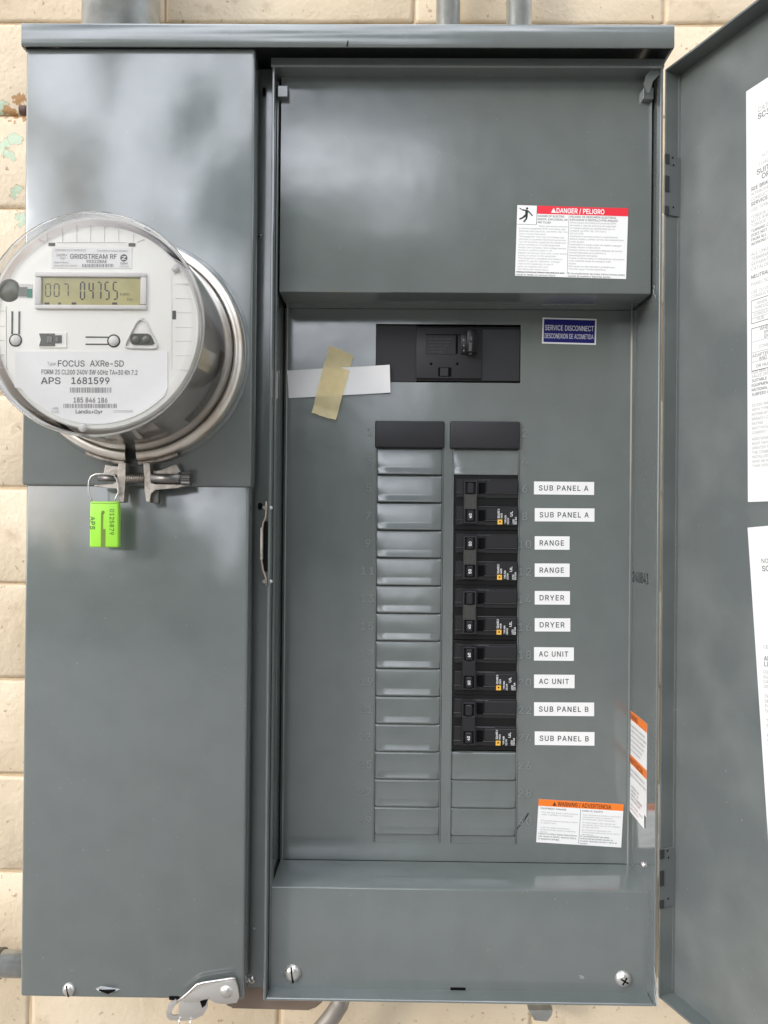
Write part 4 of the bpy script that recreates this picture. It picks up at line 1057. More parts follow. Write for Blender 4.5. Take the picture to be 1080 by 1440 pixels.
def put_twist(x, ytop_px, px):
    o = bpy.data.objects.new('twist_out', tm)
    COL.objects.link(o)
    o.parent = dead
    o.location = (x + 0.0003, 0, zat(px, ytop_px, 0))
    return o
for k in range(14):
    put_twist(XA0, 667.5 + pitch * (k - 1), 574)
put_twist(XB0, 629.5, 681)
for k in range(3):
    put_twist(XB0, 1057.5 + 39.3 * k, 681)
# last short blank at the foot of each column
for (x0, x1, px, yt) in ((XA0, XA1, 574, 1173.6), (XB0, XB1, 681, 1176)):
    b = nb()
    z1 = zat(px, yt, 0)
    box(b, x0 + 0.0003, x1 - 0.0003, 0.0006, 0.003, ZC0 - 0.002, z1)
    mk('blank_strip', b, PAINT, dead)
# raised vertical edges of the columns
for x in (XA0, XA1, XB0, XB1):
    b = nb()
    s_ = 1 if x in (XA1, XB1) else -1
    prism(b, [(x, 0.001), (x, -0.0007), (x + s_ * 0.0005, -0.0009), (x + s_ * 0.0016, -0.00005), (x + s_ * 0.0016, 0.001)], 'z', ZC0 + 0.001, zat(600, 629, 0))
    mk('opening_edge', b, PAINT, dead)

# embossed circuit numbers
def emboss(s, px, py, h=0.0070):
    p = W(px, py, 0)
    b = nb()
    fr = Fr((p.x, 0.0003, p.z - h / 2), FRONT_U, FRONT_V)
    text(b, fr, s, 0, 0, h, c=0.0, mi=0, align='c', depth=0.0009, spacing=1.25, bold=0.0)
    mk('embossed_number', b, EMBOSS_HI, dead)
for k in range(15):
    y = 608 + pitch * k - (0.5 if k == 0 else 0)
    emboss(str(2 * k + 1), 519.5 - k * 0.5, y)
    emboss(str(2 * k + 2), 738, y + 1.5)

# blank filler plates
def filler(x0, y0, x1, y1, label):
    a, c = W(x0, y0, -0.003), W(x1, y1, -0.003)
    e = empty('breaker_filler_plate', ((a.x + c.x) / 2, 0, c.z), label, 'filler plate', 'blank filler plates above the breaker columns')
    b = nb()
    box(b, a.x, c.x, -0.0036, 0.002, c.z, a.z, bev=0.0014, seg=3)
    mk('plate', b, BLACK3, e, smooth=40)
    b = nb()
    box(b, a.x + 0.004, c.x - 0.004, 0.0021, 0.009, c.z + 0.003, a.z - 0.003)
    mk('clip', b, BLACK, e)
filler(527.5, 591.5, 625, 630, 'black blank filler plate above the column of grey twist-outs')
filler(633, 592, 731, 631.5, 'black blank filler plate above the column with the breakers')

# stickers --------------------------------------------------------
def sticker(name, parent, tl, tr, h, y, mats, label, build, off=0.0003, t=0.00012):
    fr, w = front(tl[0], tl[1], y - off, tr)
    b = nb()
    slab(b, fr, 0, w, -h, 0, t, 0)
    fr2 = Fr(fr.p(0, 0, t), fr.u, fr.v)
    build(b, fr2, w, h)
    o = mk(name, b, mats, parent)
    o['label'] = label
    return o

def para(b, fr, lines, a, top, w, lh, hc, mi=1, bold=0.0, spacing=1.0, c=0.0001):
    for i, s in enumerate(lines):
        if not s: continue
        full = len(s) > 0.62 * max(len(q) for q in lines)
        bb = top - lh * (i + 0.8)
        text(b, fr, s, a, bb, hc, c=c, mi=mi, width=min(w, w * len(s) / max(len(q) for q in lines)), bold=bold, res=1)

SC0 = F_PX / 0.716
circ = [((751, 677), (835.5, 677.8), 18.2, 'SUB PANEL A', 'first (upper) SUB PANEL A label'), ((752, 714.5), (836, 715), 18.6, 'SUB PANEL A', 'second SUB PANEL A label, above RANGE'),
        ((752, 754), (801, 754.3), 18.8, 'RANGE', 'upper RANGE label'), ((752, 792.3), (801, 792.5), 18.8, 'RANGE', 'lower RANGE label'),
        ((752, 831), (801.5, 831.3), 19, 'DRYER', 'upper DRYER label'), ((752, 869.3), (802, 869.5), 18.6, 'DRYER', 'lower DRYER label'),
        ((751, 910), (807, 910.5), 18.8, 'AC UNIT', 'upper AC UNIT label'), ((751, 948.5), (808, 949), 18.8, 'AC UNIT', 'lower AC UNIT label'),
        ((751, 987.5), (835.5, 988), 19, 'SUB PANEL B', 'upper SUB PANEL B label'), ((752, 1028.5), (836, 1029.5), 19, 'SUB PANEL B', 'lower SUB PANEL B label')]
for tl, tr, hp, s, lab in circ:
    def bl(b, fr, w, h, s=s):
        text(b, fr, s, 0.0045, -h / 2 - 0.0023, 0.0047, mi=1, width=w - 0.0098, spacing=1.25, c=0.0001, res=3, bold=0.018)
    sticker('circuit_label', dead, tl, tr, hp / SC0, 0.0, [STICK, PRINT], 'white printed ' + lab, bl)

# service disconnect
def svc(b, fr, w, h):
    quad(b, fr, 0.0014, w - 0.0014, -h + 0.0014, -0.0014, 0.00008, 1)
    text(b, fr, 'SERVICE DISCONNECT', w / 2, -h * 0.48, 0.0047, mi=2, width=w * 0.90, align='c', c=0.00016, bold=0.004, res=2)
    text(b, fr, 'DESCONEXION DE ACOMETIDA', w / 2, -h * 0.79, 0.0044, mi=2, width=w * 0.90, align='c', c=0.00016, bold=0.0, res=2)
sticker('service_disconnect_label', dead, (763, 446.5), (839, 448.5), 36.5 / SC0, 0.0, [STICK, BLUE, WHITEP], 'navy blue SERVICE DISCONNECT label with white border', svc)

# danger label
EN1 = ["HAZARD OF ELECTRIC", "SHOCK, EXPLOSION, OR", "ARC FLASH"]
EN2 = ["Apply appropriate personal", "protective equipment (PPE) and follow safe", "electrical work practices. See NFPA 70E, CSA", "Z462 or local equivalent.", "This equipment must only be installed and",
       "serviced by qualified electrical personnel.", "Turn off all power supplying this equipment", "before working on or inside equipment.", "Always use a properly rated voltage sensing", "device to confirm power is off.",
       "Replace all devices, doors and covers before", "turning on power to this equipment.", "This equipment is designed and tested to", "perform to specific standards. Changes", "made to the equipment, or use of", "parts not supplied may void", "the rating and cause injury.", "Refer to the instructions for this product."]
ES1 = ["PELIGRO DE DESCARGA ELECTRICA,", "EXPLOSION O DESTELLO POR ARQUEO"]
ES2 = ["Utilice equipo de proteccion personal (EPP)", "apropiado y siga las practicas de seguridad", "en trabajos electricos establecidas por su", "compania, vea NFPA 70E, CSA Z462 o", "NOM-029-STPS.", "Solamente el personal electrico especializado",
       "debera instalar y prestar servicio de mantenimiento", "a este equipo.", "Desenergice el equipo antes de realizar cualquier", "trabajo dentro o fuera de el.", "Siempre utilice un dispositivo detector de tension", "nominal adecuado para confirmar la", "desenergizacion del equipo.", "Vuelva a colocar todos los dispositivos, las puertas",
       "y las cubiertas antes de energizar este", "equipo.", "Este equipo ha sido disenado y probado para", "funcionar segun normas especificas."]
def figure(b, fr, x, y, s, mi):
    # falling man struck by current
    def st(p, q, wd):
        d = Vector((q[0] - p[0], q[1] - p[1])); n = Vector((-d.y, d.x)).normalized() * wd / 2
        poly(b, fr, [(x + s * (p[0] + n.x), y + s * (p[1] + n.y)), (x + s * (p[0] - n.x), y + s * (p[1] - n.y)), (x + s * (q[0] - n.x), y + s * (q[1] - n.y)), (x + s * (q[0] + n.x), y + s * (q[1] + n.y))], st.c, mi)
        st.c += 0.000004
    st.c = 0.00012
    for p, q, wd in (((0.50, 0.78), (0.50, 0.50), 0.16), ((0.50, 0.52), (0.30, 0.32), 0.12), ((0.30, 0.32), (0.08, 0.22), 0.09), ((0.52, 0.50), (0.50, 0.25), 0.11),
                     ((0.50, 0.25), (0.34, 0.06), 0.09), ((0.50, 0.76), (0.25, 0.78), 0.08), ((0.25, 0.78), (0.06, 0.90), 0.05), ((0.53, 0.76), (0.70, 0.62), 0.08), ((0.70, 0.62), (0.86, 0.44), 0.07)):
        st(p, q, wd)
    poly(b, fr, [(x + s * (0.52 + 0.07 * math.cos(a * math.pi / 5)), y + s * (0.88 + 0.07 * math.sin(a * math.pi / 5))) for a in range(10)], 0.0001, mi)
def tri(b, fr, x, y, s, mi, c=0.00016):
    poly(b, fr, [(x, y), (x + s, y), (x + s / 2, y + s * 0.95)], c, mi)
def danger(b, fr, w, h):
    x1 = w * 0.178
    hb = h * 0.115
    quad(b, fr, x1, w, -hb, 0, 0.00008, 2)
    text(b, fr, 'DANGER / PELIGRO', w * 0.57, -hb * 0.82, hb * 0.58, mi=3, align='c', c=0.00016, bold=0.02, width=w * 0.43)
    tri(b, fr, w * 0.305, -hb * 0.82, hb * 0.62, 3)
    figure(b, fr, w * 0.01, -h * 0.25, h * 0.235, 1)
    quad(b, fr, x1 - 0.0002, x1 + 0.0002, -h * 0.27, 0, 0.00009, 4)
    quad(b, fr, 0, x1, -h * 0.272, -h * 0.267, 0.00009, 4)
    quad(b, fr, w * 0.467, w * 0.470, -h * 0.95, -hb * 1.1, 0.00009, 4)
    para(b, fr, EN1, x1 + 0.0008, -hb * 1.06, w * 0.27, h * 0.045, h * 0.027, 4, 0.014)
    para(b, fr, EN2[:1], x1 + 0.002, -h * 0.265, w * 0.26, h * 0.0385, h * 0.021, 5)
    para(b, fr, EN2[1:], w * 0.02, -h * 0.305, w * 0.44, h * 0.0385, h * 0.022, 5)
    para(b, fr, ["Failure to follow these instructions will", "result in death or serious injury."], w * 0.01, -h * 0.925, w * 0.43, h * 0.037, h * 0.024, 4, 0.01)
    para(b, fr, ES1, w * 0.48, -hb * 1.06, w * 0.43, h * 0.042, h * 0.027, 4, 0.014)
    para(b, fr, ES2, w * 0.48, -h * 0.205, w * 0.50, h * 0.0385, h * 0.022, 5)
    para(b, fr, ["El incumplimiento de estas instrucciones podra", "causar la muerte o lesiones serias."], w * 0.475, -h * 0.925, w * 0.51, h * 0.037, h * 0.024, 4, 0.01)
sticker('danger_label', ucover, (727.5, 288.5), (883.5, 293), 99.5 / (F_PX / 0.663), Y_COVER, [STICK, INK, RED, WHITEP, PRINTG, PRINTL], 'white bilingual DANGER label with red band', danger)

def warning(b, fr, w, h):
    hb = h * 0.155
    quad(b, fr, 0, w, -hb, 0, 0.00008, 2)
    text(b, fr, 'WARNING / ADVERTENCIA', w * 0.54, -hb * 0.85, hb * 0.62, mi=3, align='c', c=0.00016, bold=0.02, width=w * 0.63)
    tri(b, fr, w * 0.165, -hb * 0.85, hb * 0.6, 3)
    quad(b, fr, w * 0.497, w * 0.502, -h * 0.97, -hb * 1.15, 0.00009, 4)
    para(b, fr, ["EQUIPMENT DAMAGE"], w * 0.03, -hb * 1.1, w * 0.30, h * 0.07, h * 0.038, 4, 0.012)
    para(b, fr, ["This red flag shows what must be", "read. Installer is required."], w * 0.04, -h * 0.27, w * 0.43, h * 0.052, h * 0.030, 5)
    para(b, fr, ["All unused spaces must be covered", "in dead front."], w * 0.04, -h * 0.46, w * 0.43, h * 0.052, h * 0.030, 5)
    para(b, fr, ["Look for visible connections", "to the terminals before energizing", "device."], w * 0.04, -h * 0.62, w * 0.41, h * 0.052, h * 0.030, 5)
    para(b, fr, ["Failure to follow these instructions", "can result in death, serious injury,", "or equipment damage."], w * 0.02, -h * 0.765, w * 0.45, h * 0.058, h * 0.036, 4, 0.01)
    para(b, fr, ["DANO AL EQUIPO"], w * 0.52, -hb * 1.1, w * 0.24, h * 0.07, h * 0.038, 4, 0.012)
    para(b, fr, ["Esta advertencia indica conexiones", "requeridas para el servicio", "El instalador debe revisarlas."], w * 0.53, -h * 0.27, w * 0.44, h * 0.052, h * 0.030, 5)
    para(b, fr, ["El interruptor del cliente es", "apropiado para uso en otro equipo", "de desconexion."], w * 0.53, -h * 0.45, w * 0.44, h * 0.052, h * 0.030, 5)
    para(b, fr, ["No conecte el dispositivo sin", "instrucciones adecuadas en el interior", "del tablero."], w * 0.53, -h * 0.62, w * 0.44, h * 0.052, h * 0.030, 5)
    para(b, fr, ["El incumplimiento de estas", "instrucciones puede causar la", "muerte, lesiones serias o dano al", "equipo."], w * 0.515, -h * 0.765, w * 0.43, h * 0.055, h * 0.034, 4, 0.01)
sticker('warning_label', dead, (757.5, 1123.5), (877, 1131), 60.5 / SC0, 0.0, [STICK, INK, ORANGE, MAROON, PRINTG, PRINTL], 'white bilingual WARNING label with orange band', warning)

# ink mark beside the lowest twist-out
b = nb()
fr = front(735, 1156, -0.0002)
import_pts = [((-0.0058, -0.0072), (-0.0045, -0.0048)), ((-0.0040, -0.0046), (-0.0015, -0.0018)), ((-0.0012, -0.0013), (0.0012, 0.0008)), ((0.0014, 0.0014), (0.0052, 0.0085))]
for (p, q) in import_pts:
    d = Vector((q[0] - p[0], q[1] - p[1])).normalized(); n = Vector((-d.y, d.x)) * 0.0006
    poly(b, fr, [(p[0] + n.x * .6, p[1] + n.y * .6), (p[0] - n.x * .6, p[1] - n.y * .6), (q[0] - n.x, q[1] - n.y), (q[0] + n.x, q[1] + n.y)], 0.0001)
mk('ink_mark', b, INK, dead)

# side wall stickers (lie on the inner face of the right flange)
XS = XRIM_R - ft - 0.0003
def side_sticker(name, py_back, py_bot, y_back, y_front, mats, label, build, off=0.0):
    zt = W(895, py_back, y_back).z
    zb = W(895, py_bot, y_back).z
    fr = Fr((XS - off, y_back, zt), (0, -1, 0), (0, 0, 1))
    w = y_back - y_front
    b = nb()
    slab(b, fr, 0, w, zb - zt, 0, 0.00012)
    fr2 = Fr(fr.p(0, 0, 0.00012), fr.u, fr.v)
    build(b, fr2, w, zt - zb)
    o = mk(name, b, mats, rflange)
    o['label'] = label
def sw(b, fr, w, h):
    quad(b, fr, 0, w, -h * 0.10, 0, 0.00008, 2)
    text(b, fr, 'WARNING', w * 0.45, -h * 0.085, h * 0.055, mi=3, c=0.00016, align='r', bold=0.02, width=w * 0.8)
    quad(b, fr, 0, w, -h * 0.60, -h * 0.50, 0.00008, 2)
    text(b, fr, 'ADVERTENCIA', w * 0.78, -h * 0.585, h * 0.055, mi=3, c=0.00016, align='r', bold=0.02, width=w * 1.02)
    rr = random.Random(5)
    for seg in (0.13, 0.63):
        para(b, fr, ["Read the instructions supplied before", "working in or on this equipment. Replace", "all covers when work is complete and", "use only the rated breakers listed", "on the door of this enclosure.", "Do not remove the barrier."][:6], w * 0.04, -h * seg, w * 0.92, h * 0.055, h * 0.024, 4, 0.0)
side_sticker('side_warning_label', 999, 1122, -0.001, -0.047, [STICK, INK, ORANGE, MAROON, PRINTG, PRINTL], 'white side label with two orange bands', sw, 0.0)
def sw2(b, fr, w, h):
    para(b, fr, ["SUITABLE FOR", "USE ONLY AS", "SERVICE EQUIPMENT", "WHEN INSTALLED"], w * 0.12, -h * 0.15, w * 0.75, h * 0.12, h * 0.06, 1, 0.01)
    para(b, fr, ["NEUTRAL BAR", "MAXIMUM"], w * 0.1, -h * 0.68, w * 0.8, h * 0.12, h * 0.05, 1, 0.0)
side_sticker('side_note_label', 1092, 1140, -0.0005, -0.042, [STICK, PRINTG], 'plain white label overlapping the orange banded one', sw2, 0.0003)
# stamped number and scuffs on the side wall
b = nb()
fr = Fr((XS, -0.003, zat(895, 818, -0.003)), Vector((0, -1, 0.03)), (0, 0.03, 1))
text(b, fr, '240841', 0, 0, 0.0095, c=0.0001, mi=0, width=0.044, res=3)
mk('stamped_number', b, PRINT, rflange)
b = nb()
p = WX(905, 1216, XS)
lathe(b, [(0.0001, -0.0022), (0.0018, -0.0018), (0.0026, -0.0006), (0.0028, 0)], p, 'x', 16)
mk('rivet', b, CHROME, rflange)
rr = random.Random(2)
for (cx, cy, n_, ln, lz) in ((922, 1372, 5, 0.007, -0.012), (922, 1396, 5, 0.008, -0.01), (919, 410, 4, 0.004, -0.004)):
    base = WX(cx, cy, XS)
    b = nb()
    for q in range(n_):
        y0 = base.y + rr.uniform(-0.004, 0.004); z0 = base.z + rr.uniform(-0.004, 0.006)
        f = b.faces.new([b.verts.new(v) for v in ((XS - 0.0002 - q * 2e-5, y0, z0), (XS - 0.0002 - q * 2e-5, y0 - 0.0012, z0), (XS - 0.0002 - q * 2e-5, y0 - ln * .6 - 0.0006, z0 + lz * .8), (XS - 0.0002 - q * 2e-5, y0 - ln * .6, z0 + lz))])
    tag(mk('scuff', b, BARE, rflange), kind='stuff')

# catch on the left flange
b = nb()
def LP(px, py, y=Y_RIM - 0.001): return W(px, py, y)
tube(b, [LP(374, 705), LP(374.5, 715), LP(373.5, 728), LP(370, 735), LP(369, 745), LP(368, 790), LP(370, 802), LP(374, 812), LP(374.5, 824)], 0.0008, 8)
catch = mk('door_catch', b, mat('tarnished_strip', (0.34, 0.28, 0.22), 0.5, 0.5, bump=[(400, 0.5, 0.0005)]), cab)
b = nb()
box(b, LP(368, 750).x - 0.0010, LP(368, 750).x + 0.0014, Y_RIM - 0.003, Y_RIM + 0.004, LP(368, 787).z, LP(368, 742).z, bev=0.0006)
mk('catch_roller', b, CAST, catch)
b = nb()
box(b, LP(369.5, 750).x, LP(376.5, 750).x, Y_RIM - 0.0004, Y_RIM + 0.004, LP(374, 804).z, LP(374, 733).z)
mk('catch_slot', b, HOLE, catch)
for py in (714, 818):
    for sx in (-1, 1):
        b = nb()
        p = LP(375.5 + 4 * sx, py)
        lathe(b, [(0.0001, 0.0022 * sx), (0.0012, 0.0018 * sx), (0.0019, 0.0)], (p.x, Y_RIM + 0.001, p.z), 'x', 14)
        mk('rivet', b, CHROME, catch)

# cabinet bottom latch (stainless hasp)
b = nb()
Yh = Y_LOW - 0.004
def HP(px, py): 
    q = W(px, py, Yh); return (q.x, q.z)
prism(b, [HP(*q) for q in ((277, 1384), (286, 1381.5), (325, 1375), (331, 1377), (335, 1388), (336.5, 1402), (333, 1409.5), (318, 1411.5), (303, 1410), (294, 1405), (296, 1399), (291, 1404), (281, 1407), (257, 1409), (262, 1398))], 'y', Yh - 0.001, Yh + 0.001, bev=0.0004)
hasp = mk('latch', b, CHROME, cab, smooth=30)
b = nb()      # rolled upper edge
tube(b, [W(x, y, Yh - 0.0012) for x, y in ((331, 1376), (325, 1376), (286, 1382), (277, 1384.5), (268, 1393), (258, 1402), (248, 1409))], 0.0009, 8)
mk('latch_edge', b, CHROME, hasp)
b = nb()      # lower tongue with a tear-shaped hole
prism(b, [HP(*q) for q in ((251, 1415), (253, 1409), (292, 1408), (290.5, 1420), (285, 1429), (274, 1435), (262, 1436.5), (240, 1436.5), (234, 1433), (232.5, 1427), (236, 1414), (246, 1407), (250, 1411), (243, 1418), (239, 1426), (241, 1429.5), (246, 1430), (251, 1429))], 'y', Yh + 0.0012, Yh + 0.0028, bev=0.0003)
mk('latch_tongue', b, CHROME, hasp, smooth=30)
b = nb()
prism(b, [HP(281, 1408.5), HP(291.6, 1407), HP(289, 1414), HP(284, 1418)], 'y', Yh + 0.0004, Yh + 0.0011)
mk('latch_hole', b, HOLE, hasp)
p = W(318, 1395, Yh - 0.001)
b = nb()
lathe(b, [(0.0001, -0.0022), (0.003, -0.0018), (0.0048, -0.0006), (0.0052, 0)], p, 'y', 24)
mk('rivet', b, CHROME, hasp)
b = nb()
prism(b, [HP(236, 1405), HP(250, 1405), HP(250, 1411), HP(236, 1410)], 'y', Y_LOW - 0.0005, Y_LOW + 0.003)
mk('latch_notch', b, HOLE, lcover)
b = nb()
tube(b, [W(252, 1434, Yh), W(252, 1447, Yh)], 0.0006, 8)
tube(b, [W(268, 1435, Yh), W(268, 1447, Yh)], 0.0006, 8)
mk('latch_wire', b, CHROME, hasp)

# hinges and the open door
TH = R(22.0)
du = Vector((math.sin(TH), -math.cos(TH), 0))          # along the door, away from hinge
dn = Vector((-math.cos(TH), -math.sin(TH), 0))         # door's inner side, facing the breakers
E0 = W(934.7, 200, Y_RIM)
FLD = 0.0150
ZDT = W(938, 98, Y_RIM).z
ZDB = W(929, 1402, Y_RIM).z
DW = 0.335
base = Vector((E0.x, E0.y, 0))
def DP(u, n, z): return base + du * u + dn * (n - FLD) + Vector((0, 0, z))   # n=FLD: free edge of the fold, n=0: inner face of the panel
def dbox(bm, u0, u1, n0, n1, z0, z1, bev=0.0, seg=2):
    vs = box(bm, u0, u1, n0, n1, z0, z1, bev=bev, seg=seg)
    for v in vs:
        v.co = DP(v.co.x, v.co.y, v.co.z)
b = nb()
dbox(b, 0, DW, -0.0016, 0, ZDB, ZDT)
dbox(b, 0, 0.0016, 0, FLD, ZDB, ZDT)
dbox(b, 0.0016, DW - 0.0016, 0, FLD, ZDT - 0.0016, ZDT)
dbox(b, 0.0016, DW - 0.0016, 0, FLD, ZDB, ZDB + 0.0016)
dbox(b, DW - 0.0016, DW, 0, FLD, ZDB, ZDT)
door = mk('cabinet_door', b, PAINT_DOOR, cab)
b = nb()      # folded bead where the hinge side meets the panel
dbox(b, 0.0016, 0.0024, 0.0, 0.0022, ZDB + 0.003, ZDT - 0.003)
mk('door_seam', b, BARE if False else PAINT, door)

def DPX(px, py, n=0.0):
    o = DP(0, n, 0)
    q = WP(px, py, o, dn)
    u = (q - Vector((o.x, o.y, q.z))).dot(du)
    return u, q.z
for (y0, y1) in ((222, 306), (1190, 1272)):
    # hinge: leaf on the folded edge of the door, knuckles toward the cabinet
    z1_, z0_ = W(945, y0, Y_RIM + 0.004).z, W(945, y1, Y_RIM + 0.004).z
    b = nb()
    dbox(b, 0.0018, 0.0028, 0.0008, FLD + 0.0022, z0_, z1_, bev=0.0003, seg=1)
    hg = mk('hinge', b, DARKGREY, cab)
    b = nb()
    for (a, c) in ((0.0, 0.16), (0.36, 0.62), (0.86, 1.0)):
        za, zc = z1_ - (z1_ - z0_) * a, z1_ - (z1_ - z0_) * c
        dbox(b, 0.0029, 0.0034, FLD - 0.0024, FLD + 0.0022, zc, za)
    mk('hinge_slot', b, mat('shaded_slot', (0.03, 0.03, 0.032), 0.7), hg)
    for zf, uu in ((0.16, 0.008), (0.86, 0.008), (0.04, 0.009)):
        b = nb()
        p = DP(0.0030, uu, z1_ - (z1_ - z0_) * zf)
        uv = [p + dn * (0.0009 * math.cos(t * math.pi / 5)) + Vector((0, 0, 0.0009 * math.sin(t * math.pi / 5))) for t in range(10)]
        b.faces.new([b.verts.new(q) for q in uv])
        mk('hinge_hole', b, HOLE, hg)

def door_label(name, tl, bl_, width, height, mats, label, build):
    u0, z0 = DPX(*tl)
    u1, z1 = DPX(*bl_)
    o = DP(u0, 0.0004, z0)
    v = (DP(u0, 0.0004, z0) - DP(u1, 0.0004, z1)).normalized()
    nn = dn
    u = v.cross(nn).normalized()
    fr = Fr(o, u, v)
    L_ = (DP(u0, 0, z0) - DP(u1, 0, z1)).length if height is None else height
    b = nb()
    slab(b, fr, 0, width, -L_, 0, 0.00015)
    fr2 = Fr(fr.p(0, 0, 0.00015), fr.u, fr.v)
    build(b, fr2, width, L_)
    ob = mk(name, b, mats, door)
    ob['label'] = label
    return ob, L_
def lab1(b, fr, w, h):
    k = h / 578.0       # per photo pixel along the left edge
    def T_(s, y, hh, bold=0.0, mi=1, x=0.006, ww=None):
        text(b, fr, s, x * 0.42 + 0.0016, -(y - 128) * k, hh * k, c=0.0001, mi=mi, bold=bold, res=2, spacing=1.0, width=ww)
    T_('CAT. NO.', 168, 6.5, 0, 2, 0.022); T_('SC3040M200C', 178, 7.5, 0.015, 1, 0.022)
    T_('SERIES', 204, 4.5, 0, 2, 0.05); T_('MAX. AMPS PER POLE', 219, 4.5, 0, 2, 0.045); T_('AUTOMATIC BREAKERS', 233, 4.5, 0, 2, 0.03); T_('LOAD CENTER', 243, 4.5, 0, 2, 0.025)
    T_('SUITABLE FOR USE AS SERVICE', 254, 7, 0.015, 1, 0.019); T_('OR AS DISTRIBUTION EQUIPMENT', 263, 7, 0.015, 1, 0.030)
    T_('SEE BRANCH BREAKER FOR', 273, 5, 0.015); T_('INTERCHANGEABLE TYPES AND', 280, 4.5, 0, 2); T_('CONDUCTOR TEMPERATURE', 287, 4.5, 0, 2); T_('SERVICE DISCONNECT MARKED', 294, 5, 0.015)
    T_('USE TERMINAL LUGS RATED', 302, 4.5, 0, 2); T_('TORQUE SCREWS AS LISTED', 312, 4.5, 0, 2); T_('NUTS AND BOLTS PER THE', 318, 4.5, 0, 2); T_('TORQUE VALUES SHOWN', 324, 4.5, 0, 2)
    for i, s in enumerate(('TURNING OFF THIS MAIN SWITCH', 'DOES NOT REMOVE THE POWER', 'FROM ALL LIVE PARTS BEFORE', 'WORKING INSIDE ENCLOSURE')):
        T_(s, 331 + 6.2 * i, 3.9, 0.012)
    for i, s in enumerate(('ALL UNUSED OPENINGS SHALL BE', 'TERMINATED WITH FILLER AND', 'SEPARATELY LISTED', 'CATALOG NUMBERS BELOW')):
        T_(s, 364 + 7 * i, 4.8, 0, 2)
    T_('NEUTRAL LUG WIRE RANGE', 396, 5, 0.016); T_('PANEL SOLD WITH LUGS', 406, 4.5, 0, 2); T_('USE CU OR AL', 417, 4.2, 0, 2); T_('CONDUCTORS', 423, 4.2, 0, 2)
    for (ya, yb) in ((426, 458), (465, 524)):
        for (a0, a1, b0, b1) in ((0.0040, w - 0.004, ya, ya + 0.9), (0.0040, w - 0.004, yb, yb + 0.9), (0.0040, 0.0044, ya, yb)):
            quad(b, fr, a0, a1, -(b1 - 128) * k, -(b0 - 128) * k, 0.0001, 1)
        for yy in ((443, 451) if ya < 450 else (484, 499, 512)):
            quad(b, fr, 0.0040, w - 0.004, -(yy + 0.6 - 128) * k, -(yy - 128) * k, 0.00011, 2)
    T_('WHEN INSTALLED', 434, 4.2, 0, 2, 0.018); T_('THROUGH THE', 440, 4.2, 0, 2, 0.012); T_('CONDUIT', 449, 4.2, 0, 2, 0.012); T_('HUB', 456, 4.2, 0, 2, 0.018)
    T_('WHERE CONNECTED', 471, 4.5, 0, 1, 0.024); T_('ENTRY', 477, 4.5, 0, 1, 0.034); T_('ENDS', 483, 4.5, 0, 1, 0.034); T_('CONDUIT', 495, 4.5, 0, 2, 0.022); T_('ADAPTER PLATE', 506, 4.5, 0, 1, 0.008); T_('AND HUB', 511.5, 4.5, 0, 1, 0.022); T_('OR HUB', 521, 4.5, 0, 1, 0.016)
    T_('FOR REPLACEMENT PARTS CONTACT', 529, 4, 0, 2); T_('SALES OFFICE', 534, 4, 0, 2)
    for i, s in enumerate(('SUITABLE FOR USE AS SERVICE', 'EQUIPMENT PER THE', 'NATIONAL ELECTRICAL CODE', 'SUBFEED LUGS')):
        T_(s, 540 + 6.4 * i, 3.9, 0.012)
    for i, s in enumerate(('22,000 RMS SYMMETRICAL AMPS', 'WITH TYPE LISTED MAIN', 'INTERRUPTING CAPACITY AND', 'BRANCH CIRCUIT BREAKERS', 'RATING', 'WATTHOUR METER SOCKET', 'CURRENT RATING')):
        T_(s, 574 + 6.4 * i, 3.8, 0, 2)
    for i, s in enumerate(('ADDITIONAL BREAKERS ADDED', 'MUST HAVE RATINGS NOT LESS', 'GREATER THAN THE LISTED', 'THE COMBINATION', 'INSTALLED BREAKERS', 'HAVE AN INTERRUPTING RATING', 'THAN SPECIFIED')):
        T_(s, 621 + 6.2 * i, 3.7, 0, 2)
    T_('MOUNTING', 697, 4.5, 0, 1, 0.045)
lab, L1 = door_label('door_rating_label', (1050, 129), (1052.5, 706), 0.15, None, [STICKDOOR, PRINTG, PRINTL], 'tall white rating label in English, upper on the door', lab1)
print('L1', L1)
def lab2(b, fr, w, h):
    k = h / 560.0
    def T_(s, y, hh, bold=0.0, mi=1, x=0.006):
        text(b, fr, s, x * 0.42 + 0.0016, -(y - 741) * k, hh * k, c=0.0001, mi=mi, bold=bold, res=2)
    T_('NO. DE CAT.', 787, 5.5, 0, 1, 0.022); T_('SC3040M200C', 797, 6.5, 0.015, 1, 0.022)
    T_('SERIE', 872, 4, 0, 2, 0.03); T_('AMPERES MAX.', 884, 4, 0, 2, 0.024); T_('CENTRO DE CARGA', 893, 4, 0, 2, 0.014)
    T_('ADECUADO PARA USO EN', 908, 5.5, 0.016, 1, 0.013); T_('LINEA DE ACOMETIDA', 915, 5.5, 0.016, 1, 0.013)
    for i, s in enumerate(('CONSULTE LA LISTA DE', 'AUTOMATICOS', 'CARACTERISTICAS', 'DISPOSITIVOS', '', 'TERMINALES', 'DE COBRE', 'PALANCA', 'DESCONECTE', '', 'TUERCAS', 'SEGUN', '', 'NO QUITE', 'INTERRUPTORES', 'PRINCIPAL')):
        T_(s, 924 + 6 * i, 4, 0, 2, 0.009)
    for i, s in enumerate(('AL DESCONECTAR EL', 'NO SE DESENERGIZAN', 'TODAS LAS PARTES', 'DENTRO DE')):
        T_(s, 1019 + 6 * i, 4.6, 0.018, 1, 0.009)
    for i in range(5):
        T_(('USE CONDUCTORES', 'PARA TODAS', 'LAS CARGAS', 'NEUTRO', 'CIRCUITO')[i], 1050 + 6.5 * i, 4, 0, 2, 0.008)
